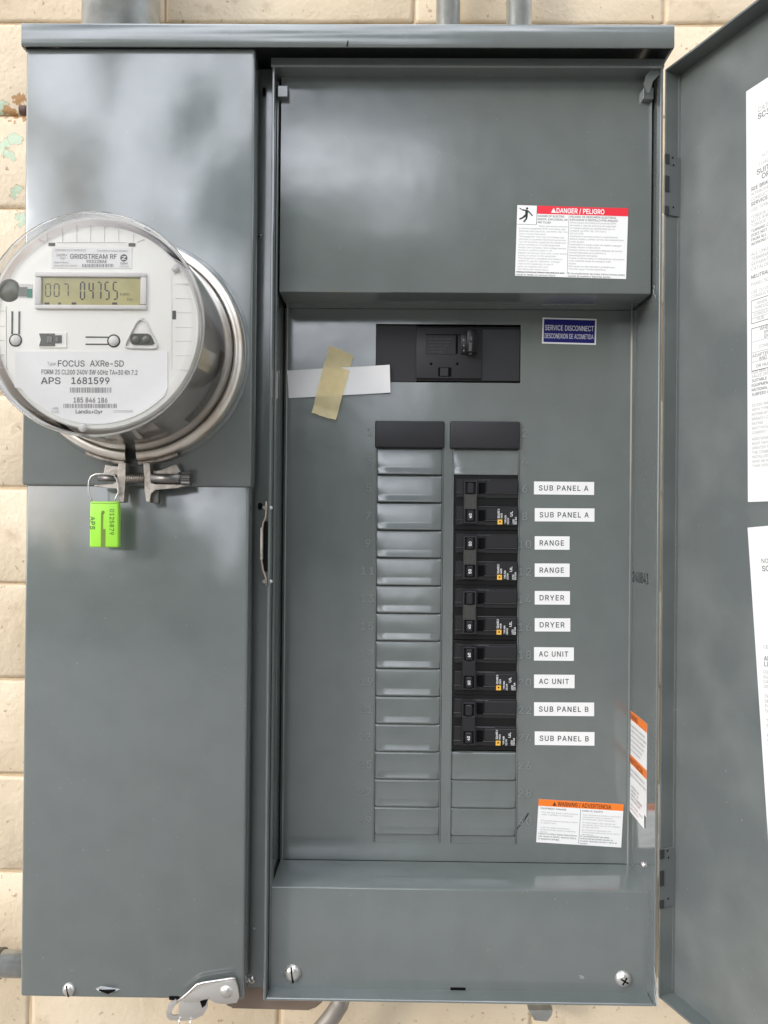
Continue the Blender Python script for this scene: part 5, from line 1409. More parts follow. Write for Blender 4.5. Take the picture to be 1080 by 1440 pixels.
door_label('door_rating_label', (1052, 742), (1080, 1165), 0.15, 0.33, [STICKDOOR, PRINTG, PRINTL], 'tilted white rating label in Spanish, lower on the door', lab2)

# ------------------------------------------------------------------ main breaker
def bx2(b, x0, y0, x1, y1, yb, yf, bev=0.0, mi=0, ref=0.0, seg=2):
    """box between two measured corners on the plane ref, from depth yb (back) to yf (front)"""
    a, c = W(x0, y0, ref), W(x1, y1, ref)
    return box(b, a.x, c.x, yf, yb, c.z, a.z, bev=bev, mi=mi, seg=seg)
mp = W(630, 538, 0)
mbk = empty('main_breaker', (mp.x, 0.0, mp.z), 'wide black main breaker behind the top window of the inner panel', 'main breaker')
b = nb(); bx2(b, 529.5, 457.5, 731, 536.5, 0.011, 0.0016, 0.0008); mk('body', b, BLACK, mbk, smooth=40)
b = nb(); bx2(b, 529, 457, 586, 537, 0.0014, 0.0006, 0.0003); mk('side_panel', b, BLACK3, mbk)
b = nb(); bx2(b, 678, 463, 730.5, 536, 0.0014, -0.0002, 0.0003); mk('side_panel', b, BLACK, mbk)
b = nb(); bx2(b, 585.5, 461, 677.5, 533, 0.0016, -0.0016, 0.0008); cen = mk('centre_panel', b, BLACK3, mbk, smooth=40)
b = nb(); bx2(b, 598, 470.5, 652, 472, -0.0013, -0.00175); bx2(b, 641, 472.2, 643.5, 498, -0.0013, -0.00175); mk('groove', b, HOLE, cen)
b = nb(); bx2(b, 598, 473, 640.5, 499, -0.0013, -0.0020, 0.0002); mk('rating_plate', b, BLACK3, cen)
b = nb()
fr = front(596, 498, -0.0022)
for i, s in enumerate(('TYPE QOM2 CIRCUIT BREAKER', '200A 120/240V 22kA', 'COMMON TRIP 2 POLE', 'TORQUE 250 LB-IN', 'LISTED')):
    text(b, fr, s, 0.004, 0.0135 - i * 0.003, 0.0014, c=0.0001, mi=0, width=0.022 - i * 0.002, res=1)
mk('rating_print', b, PRINTG, cen)
for px in (606, 643):
    b = nb(); p = W(px, 512, 0); disc(b, (p.x, -0.00165, p.z), 0.0013, 0.0002, 'y', 16); mk('pin_hole', b, HOLE, cen)
b = nb(); bx2(b, 616, 517, 634.5, 530, -0.001, -0.00185, 0.0002); mk('test_recess', b, HOLE, cen)
b = nb(); bx2(b, 619, 518, 630, 529.5, -0.001, -0.0026, 0.0003); mk('test_button', b, BLACK3, cen)
b = nb()
bx2(b, 648, 470, 667, 499, -0.0013, -0.0035, 0.0005)
bx2(b, 655, 467.5, 669, 500, -0.003, -0.0125, 0.0012)
hd = mk('toggle_handle', b, BLACK2, mbk, smooth=40)
b = nb()
p = W(660.5, 472, -0.0125)
fr = Fr((p.x, -0.0126, p.z), (0, 0, -1), (1, 0, 0))
text(b, fr, 'ON', 0.001, 0.0006, 0.0015, c=0.0002, mi=0); text(b, fr, '200', 0.0065, -0.0006, 0.0024, c=0.0002, mi=0, width=0.0075); text(b, fr, 'O', 0.0160, 0, 0.0015, c=0.0002, mi=0)
mk('handle_print', b, PRINTL, hd)
b = nb()
for py in (478, 486, 493):
    p = W(652, py, -0.0036)
    quad(b, Fr((p.x, -0.00365, p.z), FRONT_U, FRONT_V), -0.0003, 0.0006, -0.0007, 0.0007, 0.0001)
mk('handle_marks', b, PRINTL, hd)

# ------------------------------------------------------------------ branch breakers
tops = [668.5, 745.8, 822.5, 900.2, 977.3]
names_b = ['double pole breaker topmost of its column, beside the two SUB PANEL A labels', 'double pole breaker beside the two RANGE labels', 'double pole breaker beside the two DRYER labels',
           'double pole breaker beside the two AC UNIT labels', 'lowest double pole breaker of its column, beside the SUB PANEL B labels']
amps = [('', '60'), ('50', '50'), ('', '40'), ('60', '60'), ('', '40')]
SQ = 1 / SC0
BW = (727.2 - 636.8) * SQ
BH = 77.3 * SQ - 0.0003
def breaker(i, xc0, zt):
    """local: origin top left, x right, z down negative"""
    e = empty('circuit_breaker', (xc0, 0.0, zt), 'black ' + names_b[i], 'circuit breaker', 'double pole breakers in the right column')
    def P(px, py): return px * SQ, -py * SQ        # photo pixels from the top left corner
    def lb(b, x0, y0, x1, y1, yb, yf, bev=0.0, mi=0, seg=1):
        a, c = P(x0, y0), P(x1, y1)
        return box(b, xc0 + a[0], xc0 + c[0], yf, yb, zt + c[1], zt + a[1], bev=bev, mi=mi, seg=seg)
    b = nb()
    lb(b, 0, 0, 89.9, 77.0, 0.011, -0.0010, 0.0005)
    mk('body', b, BLACK2, e)
    for k in range(2):
        o = 38.3 * k
        b = nb()
        lb(b, 3, 5 + o, 89.2, 32 + o, -0.0008, -0.0022, 0.0004)         # pole face
        lb(b, 45, 7.5 + o, 88.6, 24.5 + o, -0.002, -0.0042, 0.0005)     # raised label pad
        lb(b, 6, 26 + o, 44, 31 + o, -0.002, -0.0028, 0.0003)
        lb(b, 12.5, 7 + o, 33.5, 29.5 + o, -0.002, -0.0030, 0.0003)
        mk('pole_face', b, BLACK, e)
        b = nb()
        lb(b, 34.5, 10.5 + o, 43.5, 25.5 + o, -0.002, -0.0032, 0.0)
        mk('handle_window', b, HOLE, e)
        b = nb()
        lb(b, 17.5, 11 + o, 26.5, 26 + o, -0.002, -0.0095, 0.0007)
        h = mk('toggle_handle', b, BLACK, e)
        s = amps[i][k]
        if s:
            b = nb()
            q = (xc0 + 22 * SQ, zt - (18.5 + o) * SQ)
            fr = Fr((q[0] - 0.0017, -0.0096, q[1]), (0, 0, 1), (-1, 0, 0))
            fr = Fr((q[0] + 0.0013, -0.0096, q[1] - 0.0020), (0, 0, 1), (-1, 0, 0))
            text(b, fr, s, 0, 0, 0.0026, c=0.0002, mi=0, width=0.004, bold=0.015)
            mk('amp_print', b, WHITEP, h)
    # hairline highlights painted along the moulding edges
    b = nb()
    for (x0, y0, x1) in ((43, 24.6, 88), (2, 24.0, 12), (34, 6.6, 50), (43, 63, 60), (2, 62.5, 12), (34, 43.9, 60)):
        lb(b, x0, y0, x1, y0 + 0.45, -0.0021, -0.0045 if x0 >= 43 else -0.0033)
    mk('moulding_highlight', b, EDGE, e)
    # handle tie
    b = nb()
    solid = i >= 3
    x0, x1, y0, y1 = 13, 31.5, 8.0, 67.5
    th = 2.2
    yb, yf = -0.003, -0.0082
    lb(b, x0, y0, x0 + th, y1, yb, yf, 0.0003)
    lb(b, x1 - th, y0, x1, y1, yb, yf, 0.0003)
    lb(b, x0 + th, y0, x1 - th, y0 + th, yb, yf - 0.0001, 0.0003)
    lb(b, x0 + th, y1 - th, x1 - th, y1, yb, yf - 0.0001, 0.0003)
    mk('handle_tie', b, BLACK if solid else BLACK3, e)
    b = nb()
    lb(b, x0 + 0.6, 27, x1 - 0.6, 48, yb - 0.0001, yf - 0.0004, 0.0004)
    if not solid:
        fr = Fr((xc0 + (x0 + 9.2) * SQ, yf - 0.0005, zt - 46 * SQ), (0, 0, 1), (-1, 0, 0))
        fr = Fr((xc0 + (x0 + 9.2) * SQ, yf - 0.0005, zt - 46.5 * SQ), (0, 0, 1), (-1, 0, 0))
        text(b, fr, 'DO NOT USE', 0.001, 0.0018, 0.0015, c=0.0001, mi=1, width=0.010, res=1)
        text(b, fr, 'WITH HANDLE', 0.001, -0.0006, 0.0015, c=0.0001, mi=1, width=0.011, res=1)
        text(b, fr, 'PADLOCK', 0.001, -0.0030, 0.0015, c=0.0001, mi=1, width=0.009, res=1)
    mk('tie_bridge', b, [BLACK if solid else TIE, PRINTG], e)
    # maker's print on the lower pole, reading upward
    b = nb()
    fr = Fr((xc0 + 60.5 * SQ, -0.0043, zt - 69 * SQ), (0, 0, 1), (-1, 0, 0))
    c = 0.00015
    quad(b, fr, 0.0003, 0.0048, -0.0046, -0.0001, c, 1)
    quad(b, fr, 0.0021, 0.0034, -0.0031, -0.0017, c + 0.00005, 2)
    text(b, fr, 'SQUARE D', 0.0060, -0.0020, 0.0018, c=c, mi=0, width=0.0085, bold=0.015, res=1)
    text(b, fr, 'HACR', 0.0060, -0.0046, 0.0016, c=c, mi=0, width=0.0045, bold=0.015, res=1)
    text(b, fr, 'TYPE HOM', 0.0012, -0.0082, 0.0016, c=c, mi=0, width=0.0075, bold=0.012, res=1)
    text(b, fr, '120/240V', 0.0004, -0.0106, 0.0015, c=c, mi=0, width=0.0060, bold=0.012, res=1)
    text(b, fr, 'UL', 0.0078, -0.0140, 0.0022, c=c, mi=0, width=0.0048, bold=0.012, res=1)
    text(b, fr, 'LISTED', 0.0006, -0.0158, 0.0017, c=c, mi=0, width=0.0046, bold=0.012, res=1)
    text(b, fr, '10 kA', 0.0004, -0.0178, 0.0017, c=c, mi=0, width=0.0070, bold=0.012, res=1)
    mk('rating_print', b, [WHITEP, YELLOW, HOLE], e)
    return e
for i, t in enumerate(tops):
    z = zat(681, t, 0)
    breaker(i, XB0 + 0.0003, z)

# ------------------------------------------------------------------ paper strip and masking tape
b = nb()
c4 = [W(404, 521, -0.0012), W(548, 513.5, -0.0012), W(549, 552.5, -0.0012), W(406, 560, -0.0012)]
nx = 12
gr = []
for i in range(nx + 1):
    t = i / nx
    top = c4[0].lerp(c4[1], t); bot = c4[3].lerp(c4[2], t)
    lift = -0.0012 * math.sin(t * 3.1) ** 2 - (0.002 * max(0, t - 0.75) * 4) ** 1
    gr.append([b.verts.new(top + Vector((0, lift, 0))), b.verts.new(bot + Vector((0, lift, 0)))])
for i in range(nx):
    f = b.faces.new((gr[i][0], gr[i + 1][0], gr[i + 1][1], gr[i][1])); f.smooth = True
bmesh.ops.solidify(b, geom=b.faces[:], thickness=0.0002)
o = mk('paper_strip', b, PAPER)
tag(o, 'blank white paper strip taped across the upper left of the inner panel', 'paper strip')
b = nb()
yt = -0.0040
c4 = [W(463, 484, yt), W(497, 498.5, yt), W(472, 591, yt), W(438, 580, yt)]
rows = 14
rr = random.Random(4)
prev = None
for i in range(rows + 1):
    t = i / rows
    L_, R_ = c4[0].lerp(c4[3], t), c4[1].lerp(c4[2], t)
    row = []
    for j in range(7):
        p = L_.lerp(R_, j / 6)
        inside = 0.28 < t < 0.80
        p = p + Vector((0, (0 if inside else 0.0026) + rr.uniform(-0.00015, 0.00015) + (-0.0022 * max(0, t - 0.93) / 0.07), 0))
        if i in (0,): p = p + Vector((0, 0, rr.uniform(-0.0008, 0.0006)))
        if i == rows: p = p + Vector((0, 0, rr.uniform(-0.0005, 0.0005)))
        row.append(b.verts.new(p))
    if prev:
        for j in range(6):
            f = b.faces.new((prev[j], prev[j + 1], row[j + 1], row[j])); f.smooth = True
    prev = row
o = mk('masking_tape', b, TAPE)
tag(o, 'tilted yellow masking tape piece holding the white paper strip', 'tape')

# ------------------------------------------------------------------ electricity meter
Y_RING = -0.0925
Y_LENS = -0.182
Y_FACE = -0.170
mc = W(126.5, 454, Y_LENS)
mcx, mcz = mc.x, mc.z
RL = 161 * (Y_LENS - CAM_Y) / F_PX
print('meter', mcx, mcz, RL)
meter = empty('electricity_meter', (mcx, Y_DOOR, mcz), 'round electricity meter under a clear cover on the left cover', 'electricity meter')
C0 = (mcx, 0, mcz)
# clear cover
b = nb()
prof = [(0.0001, Y_LENS + 0.0012), (0.050, Y_LENS + 0.0010), (RL - 0.0090, Y_LENS + 0.0004), (RL - 0.0060, Y_LENS), (RL - 0.0030, Y_LENS + 0.0004)]
lathe(b, prof, C0, 'y', 96)
lens = mk('clear_cover', b, GLASS, meter)
b = nb()
prof = [(RL - 0.0030, Y_LENS + 0.0004), (RL - 0.0010, Y_LENS + 0.0014), (RL, Y_LENS + 0.0036), (RL - 0.0002, Y_LENS + 0.0060), (RL - 0.0022, Y_LENS + 0.0078), (RL - 0.0028, Y_LENS + 0.0100), (RL - 0.0024, Y_LENS + 0.014)]
lathe(b, prof, C0, 'y', 96)
mk('cover_bead', b, GLASSRIM, lens)
b = nb()
prof = [(RL - 0.0024, Y_LENS + 0.014), (RL + 0.0010, Y_RING - 0.020), (RL + 0.0022, Y_RING - 0.008), (RL + 0.0032, Y_RING - 0.004), (RL + 0.0036, Y_RING + 0.004)]
lathe(b, prof, C0, 'y', 96)
mk('cover_wall', b, glass_mat('clear_polycarbonate_wall', (0.95, 0.94, 0.93), 0.10, 2.0, 0.12), lens)
# body under the cover
b = nb()
RF = 0.0735
prof = [(RF - 0.002, Y_FACE + 0.010), (RF - 0.001, Y_FACE + 0.012), (RF + 0.003, Y_RING - 0.030), (RF + 0.0058, Y_RING - 0.010), (RF + 0.0075, Y_RING + 0.006)]
lathe(b, prof, C0, 'y', 96)
prof = [(RF + 0.0056, Y_RING - 0.014), (RF + 0.0064, Y_RING - 0.013), (RF + 0.0066, Y_RING - 0.010)]
lathe(b, prof, C0, 'y', 96)
body = mk('body', b, BODYG, meter)
b = nb()      # mottled band of print low on the right of the body
lathe(b, [(RF + 0.0042, Y_RING - 0.027), (RF + 0.0058, Y_RING - 0.015)], C0, 'y', 30, a0=R(-50), a1=R(-4))
mk('body_print', b, RUSTY, body)
# face plate
b = nb()
prof = [(0.0001, Y_FACE), (RF - 0.004, Y_FACE), (RF - 0.001, Y_FACE + 0.001), (RF, Y_FACE + 0.004), (RF - 0.001, Y_FACE + 0.011)]
lathe(b, prof, C0, 'y', 96)
face = mk('face_plate', b, FACE, meter, smooth=30)
FY = Y_FACE
def fbox(b, x0, y0, x1, y1, d0, d1, bev=0.0, mi=0, seg=2):
    return bx2(b, x0, y0, x1, y1, FY + d0, FY - d1, bev, mi, ref=FY, seg=seg)
# lower white name plate with clipped lower corners
def fp(px, py): q = W(px, py, FY); return (q.x, q.z)
b = nb()
pts = [fp(22, 494.5)]
pts += [fp(236, 494.5), fp(236, 545)]
rr0 = RF - 0.004
for a in range(-40, -141, -5):
    x, z = mcx + rr0 * math.cos(R(a)), mcz + rr0 * math.sin(R(a))
    if z < fp(100, 546)[1] and fp(22, 500)[0] < x < fp(236, 500)[0]:
        pts.append((x, z))
pts.append(fp(21, 545))
prism(b, pts, 'y', FY - 0.0006, FY + 0.0005)
np_ = nb()
fr = Fr((mcx, FY - 0.0006, mcz), FRONT_U, FRONT_V)
def ft_(b, s, px, py, hpx, wpx, mi=1, bold=0.0, align='l', c=0.00015, spacing=1.0):
    q = W(px, py, FY)
    K = (FY - CAM_Y) / F_PX
    text(b, fr, s, q.x - mcx, q.z - mcz, hpx * K, c=c, mi=mi, width=wpx * K, bold=bold, align=align, res=3, spacing=spacing)
ft_(b, 'Type', 67, 514, 5, 12, 2)
ft_(b, 'FOCUS', 82, 515.5, 8.5, 38, 1, 0.012)
ft_(b, 'AXRe-SD', 127, 515.5, 8.5, 48, 1, 0.012)
ft_(b, 'FORM 2S CL200 240V 3W 60Hz TA=30 Kh 7.2', 59, 526.5, 6.6, 136, 1, 0.012)
ft_(b, 'APS', 58, 540, 9.2, 28, 1, 0.02)
ft_(b, '1681599', 101, 540, 9.2, 54, 1, 0.02)
ft_(b, '185 846 186', 104, 566, 6.8, 48, 1, 0.012)
ft_(b, 'Landis+Gyr', 107, 581.5, 5.2, 38, 1, 0.012)
ft_(b, '-486', 73, 576, 3.5, 10, 2); ft_(b, '1120', 73, 581, 3.5, 10, 2); ft_(b, '12107105281', 160, 580, 3.0, 28, 2)
rr = random.Random(11)
def bars(b, x0, y0, x1, y1, mi):
    x = x0
    while x < x1:
        w_ = rr.choice((0.8, 1.1, 1.6))
        a, c = W(x, y0, FY), W(min(x + w_, x1), y1, FY)
        quad(b, fr, a.x - mcx, c.x - mcx, c.z - mcz, a.z - mcz, 0.00015, mi)
        x += w_ + rr.choice((0.8, 1.1, 1.5))
bars(b, 99, 545, 157, 552.5, 2)
bars(b, 90, 568, 165, 574, 2)
o = mk('name_plate', b, [STICK, PRINTG, PRINTL], meter)
# upper label
b = nb()
fbox(b, 73, 348, 185.5, 377.5, 0.0002, 0.0004)
fr = Fr((mcx, FY - 0.0004, mcz), FRONT_U, FRONT_V)
ft_(b, 'CONTAINS FCC ID: R7PEG1R1S2', 78, 353.5, 2.6, 44, 2); ft_(b, 'CONTAINS IC: 5294A-EG1R1S2', 137, 354.5, 2.6, 43, 2)
ft_(b, 'GRIDSTREAM RF', 99, 364, 6.4, 66, 1, 0.014)
ft_(b, '90322BAE', 122, 370, 4.2, 29, 1, 0.012)
ft_(b, 'Landis+', 80, 360.5, 4, 15, 2); ft_(b, 'Gyr', 85, 365, 3.6, 8, 2)
ft_(b, 'Made in Mexico', 77, 370.5, 2.4, 20, 2); ft_(b, 'Meets ANSI C12.1 standard', 77, 375, 2.4, 32, 2)
ft_(b, 'ZigBee', 169, 372, 3.0, 11, 1); ft_(b, 'CERTIFIED', 167, 376, 2.0, 15, 2)
bars(b, 116, 371.5, 160, 376, 2)
q = W(174.5, 363, FY)
cxx, czz = q.x - mcx, q.z - mcz
poly(b, fr, [(cxx + 0.0026 * math.cos(t * math.pi / 10), czz + 0.0026 * math.sin(t * math.pi / 10)) for t in range(20)], 0.00015, 1)
for pp in ([(-0.0015, 0.0012), (0.0016, 0.0012), (0.0016, 0.0006), (-0.0015, 0.0008)], [(0.0016, 0.0006), (0.0006, 0.0008), (-0.0016, -0.0010), (-0.0008, -0.0010)], [(-0.0016, -0.0010), (0.0015, -0.0009), (0.0015, -0.0014), (-0.0016, -0.0014)]):
    poly(b, fr, [(cxx + a, czz + c) for a, c in pp], 0.00022, 0)
o = mk('upper_label', b, [STICK, PRINTG, PRINTL], meter)
# LCD window
b = nb()
for (x0, y0, x1, y1) in ((50.5, 383.5, 206.5, 390.8), (50.5, 429.3, 206.5, 436), (50.5, 391, 59.3, 429.1), (198.8, 391, 206.5, 429.1)):
    fbox(b, x0, y0, x1, y1, 0.0002, 0.0022, 0.0005)
lcf = mk('display_frame', b, FACE2, meter, smooth=35)
b = nb()
fbox(b, 59, 390.6, 199, 429.5, 0.0002, 0.0003)
mk('display', b, LCD, lcf)
# seven segment digits
def seg7(b, fr, a, c, w, h, on, t, mi, sl=0.0, cc=0.00012):
    segs = {'a': ((0, h), (w, h)), 'd': ((0, 0), (w, 0)), 'g': ((0, h / 2), (w, h / 2)), 'f': ((0, h / 2), (0, h)), 'b': ((w, h / 2), (w, h)), 'e': ((0, 0), (0, h / 2)), 'c': ((w, 0), (w, h / 2))}
    for s in on:
        p, q = Vector(segs[s][0]), Vector(segs[s][1])
        d = (q - p).normalized(); n = Vector((-d.y, d.x)) * t / 2
        p = p + d * t * 0.7; q = q - d * t * 0.7
        poly(b, fr, [(a + p.x + n.x, c + p.y + n.y), (a + p.x - d.x * t * .5, c + p.y - d.y * t * .5), (a + p.x - n.x, c + p.y - n.y), (a + q.x - n.x, c + q.y - n.y), (a + q.x + d.x * t * .5, c + q.y + d.y * t * .5), (a + q.x + n.x, c + q.y + n.y)], cc, mi)
DIG = {'0': 'abcdef', '4': 'bcfg', '7': 'abc', '5': 'acdfg'}
b = nb()
fr = Fr((mcx, FY - 0.0003, mcz), FRONT_U, FRONT_V)
K = (FY - CAM_Y) / F_PX
for ch_, px in zip('007', (64.5, 76.5, 89.5)):
    q = W(px, 417, FY)
    seg7(b, fr, q.x - mcx, q.z - mcz, 6.8 * K, 17.5 * K, DIG[ch_], 1.7 * K, 1)
for ch_, px in zip('04755', (113.5, 125.5, 136.5, 148, 159.5)):
    q = W(px, 421, FY)
    seg7(b, fr, q.x - mcx, q.z - mcz, 5.6 * K, 24 * K, DIG[ch_], 2.0 * K, 0)
ft_(b, 'kWh', 169.5, 416, 4.2, 13, 1); ft_(b, 'Del', 179, 423, 3.4, 8, 1)
for (x0, x1, m_) in ((63, 70, 0), (82, 86, 1), (101, 107.5, 0), (158, 165, 0)):
    a, c = W(x0, 425.5, FY), W(x1, 428.6, FY)
    quad(b, fr, a.x - mcx, c.x - mcx, c.z - mcz, a.z - mcz, 0.00012, m_)
mk('display_digits', b, [LCDK, LCDG], lcf)
# dark shadow line above the lcd comes from the frame; small slots
b = nb()
for (x0, y0, x1, y1) in ((68.5, 341.5, 77.5, 346), (181, 342, 190.5, 346.5), (242.5, 437, 247.5, 449)):
    fbox(b, x0, y0, x1, y1, 0.0002, 0.0003)
mk('face_slot', b, OLIVE, face)
# vent ribs, top and right
b = nb()
def fl(b, p0, p1, wd=0.7, mi=0, hgt=0.0003):
    a, c = W(*p0, FY), W(*p1, FY)
    d = (c - a).normalized(); n = Vector((-d.z, 0, d.x)) * wd * K / 2
    vs = [a + n, a - n, c - n, c + n]
    lo = [b.verts.new(v + Vector((0, 0.0002, 0))) for v in vs]
    hi = [b.verts.new(v + Vector((0, -hgt, 0))) for v in vs]
    for f in ((hi[0], hi[1], hi[2], hi[3]),) + tuple((lo[i], lo[(i + 1) % 4], hi[(i + 1) % 4], hi[i]) for i in range(4)):
        g_ = b.faces.new(f); g_.material_index = mi
for x, yt_ in ((67, 329), (88, 321), (108, 317), (127.5, 316), (147, 317), (167, 321), (188, 329)):
    fl(b, (x, yt_), (x, 340))
fl(b, (54, 337), (64, 340.5)); fl(b, (80, 341), (178, 341)); fl(b, (193, 340.5), (203, 336.5))
fl(b, (241.5, 390), (241.5, 520)); fl(b, (245, 386), (252, 381))
for y in (399, 419.5, 439.5, 460, 479.5, 500, 520):
    fl(b, (247, y), (271 - abs(y - 455) * 0.07, y + 0.3))
for y in (437, 458.5, 478.5, 498.5, 517):
    fl(b, (-8, y), (6.5, y + 0.3))
fl(b, (8.5, 430), (9, 520))
for q in range(8):
    pass
mk('vent_rib', b, FACE2, face)
# left port with round lens and green board
b = nb()
q = W(13, 408.5, FY)
lathe(b, [(0.0001, -0.0012), (0.0055, -0.0010), (0.0078, -0.0004), (0.0083, 0.0)], (q.x, FY, q.z), 'y', 32)
a = W(26, 400, FY)
mk('port_lens', b, GREYGREEN, meter)
b = nb()
fbox(b, 24, 399.5, 45.5, 419, 0.0002, 0.0003); mk('port_recess', b, FACE2, face)
b = nb(); fbox(b, 26, 404, 38.5, 417, 0.0002, 0.0006); mk('port_neck', b, GREYGREEN, face)
b = nb(); fbox(b, 38.7, 406.5, 45.2, 418.5, 0.0002, 0.0006); mk('circuit_board', b, TEAL, face)
# push buttons with slots
def button(px, py, slots):
    b = nb()
    q = W(px, py, FY)
    lathe(b, [(0.0001, -0.0003), (0.0047, -0.0003), (0.0047, 0.0)], (q.x, FY, q.z), 'y', 28)
    for s_ in slots: fbox(b, *s_, 0.0002, 0.0003)
    mk('button_slot', b, OLIVE, face)
    b = nb()
    lathe(b, [(0.0001, -0.0016), (0.002, -0.0014), (0.0034, -0.0008), (0.0039, 0.0)], (q.x, FY, q.z), 'y', 28)
    mk('button', b, FACE2, face)
button(160, 479.5, ((120.5, 473.2, 152, 475.2), (120.5, 483.2, 152, 485.2)))
button(22, 478.5, ((16.3, 438, 18.3, 470), (26.2, 438, 28.2, 470)))
# optical port housing
b = nb()
fbox(b, 55.5, 467.5, 94, 489.5, 0.0002, 0.0008, 0.0004)
po = mk('latch_housing', b, FACE, meter)
b = nb()
def opy(d): return None
prism(b, [fp(56, 469.5), fp(78, 469.5), fp(78, 472), fp(87.5, 472), fp(87.5, 483), fp(78, 483), fp(78, 487), fp(56, 487), fp(58.5, 478)], 'y', FY - 0.0012, FY - 0.0007)
mk('latch_window', b, OLIVE, po)
b = nb()
fbox(b, 67, 473.5, 75, 483, -0.0005, 0.0017, 0.0003); fbox(b, 79, 474.5, 83, 481.5, -0.0005, 0.0015, 0.0002)
mk('latch_inner', b, GREYGREEN, po)
# infrared port: triangle with rounded outline and dark window
b = nb()
def rounded(pts, r, n=5):
    out = []
    N = len(pts)
    for i in range(N):
        p0, p1, p2 = Vector(pts[i - 1]), Vector(pts[i]), Vector(pts[(i + 1) % N])
        a, c = (p0 - p1).normalized(), (p2 - p1).normalized()
        s_, e_ = p1 + a * r, p1 + c * r
        for k in range(n + 1):
            t = k / n
            out.append(s_.lerp(p1, t).lerp(p1.lerp(e_, t), t))
    return out
tr_pts = rounded([(199, 450), (190, 450), (175, 490), (224, 491)], 7)
ring_pts = [W(p.x, p.y, FY - 0.0008) for p in rounded([(203, 449), (194, 449), (174, 489), (223, 490)], 8)]
tube(b, ring_pts, 0.0008, 8, closed=True)
ir = mk('infrared_port', b, FACE2, meter)
b = nb()
w_pts = [fp(p.x, p.y) for p in rounded([(184, 469.5), (212, 469.5), (218, 485), (184, 485)], 6)]
prism(b, w_pts, 'y', FY - 0.0010, FY + 0.0002)
mk('infrared_window', b, OLIVE, ir)
for px in (192, 206):
    b = nb(); q = W(px, 478, FY)
    lathe(b, [(0.0001, -0.0022), (0.0018, -0.0018), (0.0026, -0.0008), (0.0028, 0.0)], (q.x, FY - 0.0009, q.z), 'y', 20)
    mk('infrared_diode', b, GREYGREEN, ir)
# rivets showing through
for px, py in ((247.5, 378), (117, 602)):
    b = nb(); q = W(px, py, FY)
    lathe(b, [(0.0001, -0.0024), (0.0012, -0.0030), (0.0024, -0.0018), (0.003, 0.0)], (q.x, FY - 0.001, q.z), 'y', 18)
    mk('cover_stud', b, FACE2, face)

# ------------------------------------------------------------------ meter ring, collar and clamp
rc = W(190.5, 496, Y_RING)
print('ring', rc.x, rc.z, 'meter axis', mcx, mcz)
RR = 0.0900
ring = empty('meter_lock_ring', (mcx, Y_DOOR, mcz), 'shiny steel locking ring with a bolted clamp around the electricity meter', 'lock ring')
b = nb()
g0, g1 = R(-90 + 3.0), R(270 - 3.0)
gc = R(-90) 
rp = [(RR - 0.0072, Y_RING + 0.004), (RR - 0.0070, Y_RING - 0.0034), (RR - 0.0062, Y_RING - 0.0044), (RR - 0.0030, Y_RING - 0.0036), (RR - 0.0006, Y_RING - 0.0018), (RR + 0.0002, Y_RING + 0.0004), (RR + 0.0004, Y_RING + 0.009), (RR + 0.0004, Y_RING + 0.0115)]
lathe(b, rp, (mcx, 0, mcz), 'y', 140, a0=g0, a1=g1)
band = mk('band', b, RINGM, ring)
def ang(px, py):
    q = W(px, py, Y_RING); return math.atan2(q.z - mcz, q.x - mcx)
# outer collar pressed into the cover
b = nb()
lathe(b, [(RR - 0.004, Y_RING + 0.0085), (RR + 0.0010, Y_RING + 0.0075), (RR + 0.0030, Y_RING + 0.0085), (RR + 0.0040, Y_DOOR - 0.0002)], (mcx, 0, mcz), 'y', 96)
mk('collar', b, PAINT, mcover)
# dark seam between cover and ring
b = nb()
lathe(b, [(RL + 0.0030, Y_RING - 0.001), (RR - 0.0068, Y_RING + 0.002)], (mcx, 0, mcz), 'y', 96)
mk('gasket', b, BLACK3, ring)
# clamp lugs
YC = Y_RING - 0.004
def CPt(px, py, y=None): return W(px, py, YC if y is None else y)
def cpoly(pts, y0, y1, name, m, bev=0.0005):
    b = nb()
    prism(b, [(CPt(*p).x, CPt(*p).z) for p in pts], 'y', y0, y1, bev=bev)
    return mk(name, b, m, ring)
def arm(a0, a1, name):
    b = nb()
    lathe(b, [(RR + 0.0006, Y_RING + 0.009), (RR + 0.0006, Y_RING - 0.002), (RR + 0.0034, Y_RING - 0.002), (RR + 0.0034, Y_RING + 0.009)], (mcx, 0, mcz), 'y', 16, a0=R(a0), a1=R(a1))
    return mk(name, b, CAST, ring)
arm(-114, -93.5, 'clamp_arm')
arm(-86.5, -66, 'clamp_arm')
cpoly([(167, 651), (177.5, 651), (176.5, 680), (175, 706), (170, 707), (167.5, 700), (167, 690), (165, 686), (133, 684.5), (133, 682), (160, 681.5), (166, 678)], YC - 0.001, YC + 0.009, 'clamp_lug', CAST)
cpoly([(202, 650.5), (211, 651), (212.5, 680), (218, 682), (258, 681.5), (262, 683.5), (250, 686), (218, 688), (212, 694), (211, 707), (206, 705.5), (204, 690)], YC - 0.001, YC + 0.009, 'clamp_lug', CAST)
b = nb()
q0, q1 = CPt(211, 688), CPt(221, 708)
box(b, q0.x, q1.x, YC + 0.004, YC + 0.010, q1.z, q0.z, bev=0.0012)
mk('lug_foot', b, STEELDK, ring)
cpoly([(146, 653), (168, 656), (168, 668), (143, 668)], YC + 0.003, YC + 0.009, 'clamp_web', CAST)
cpoly([(213, 662), (225, 662), (246, 652), (252, 663), (248, 667), (213, 668)], YC + 0.003, YC + 0.009, 'clamp_web', CAST)
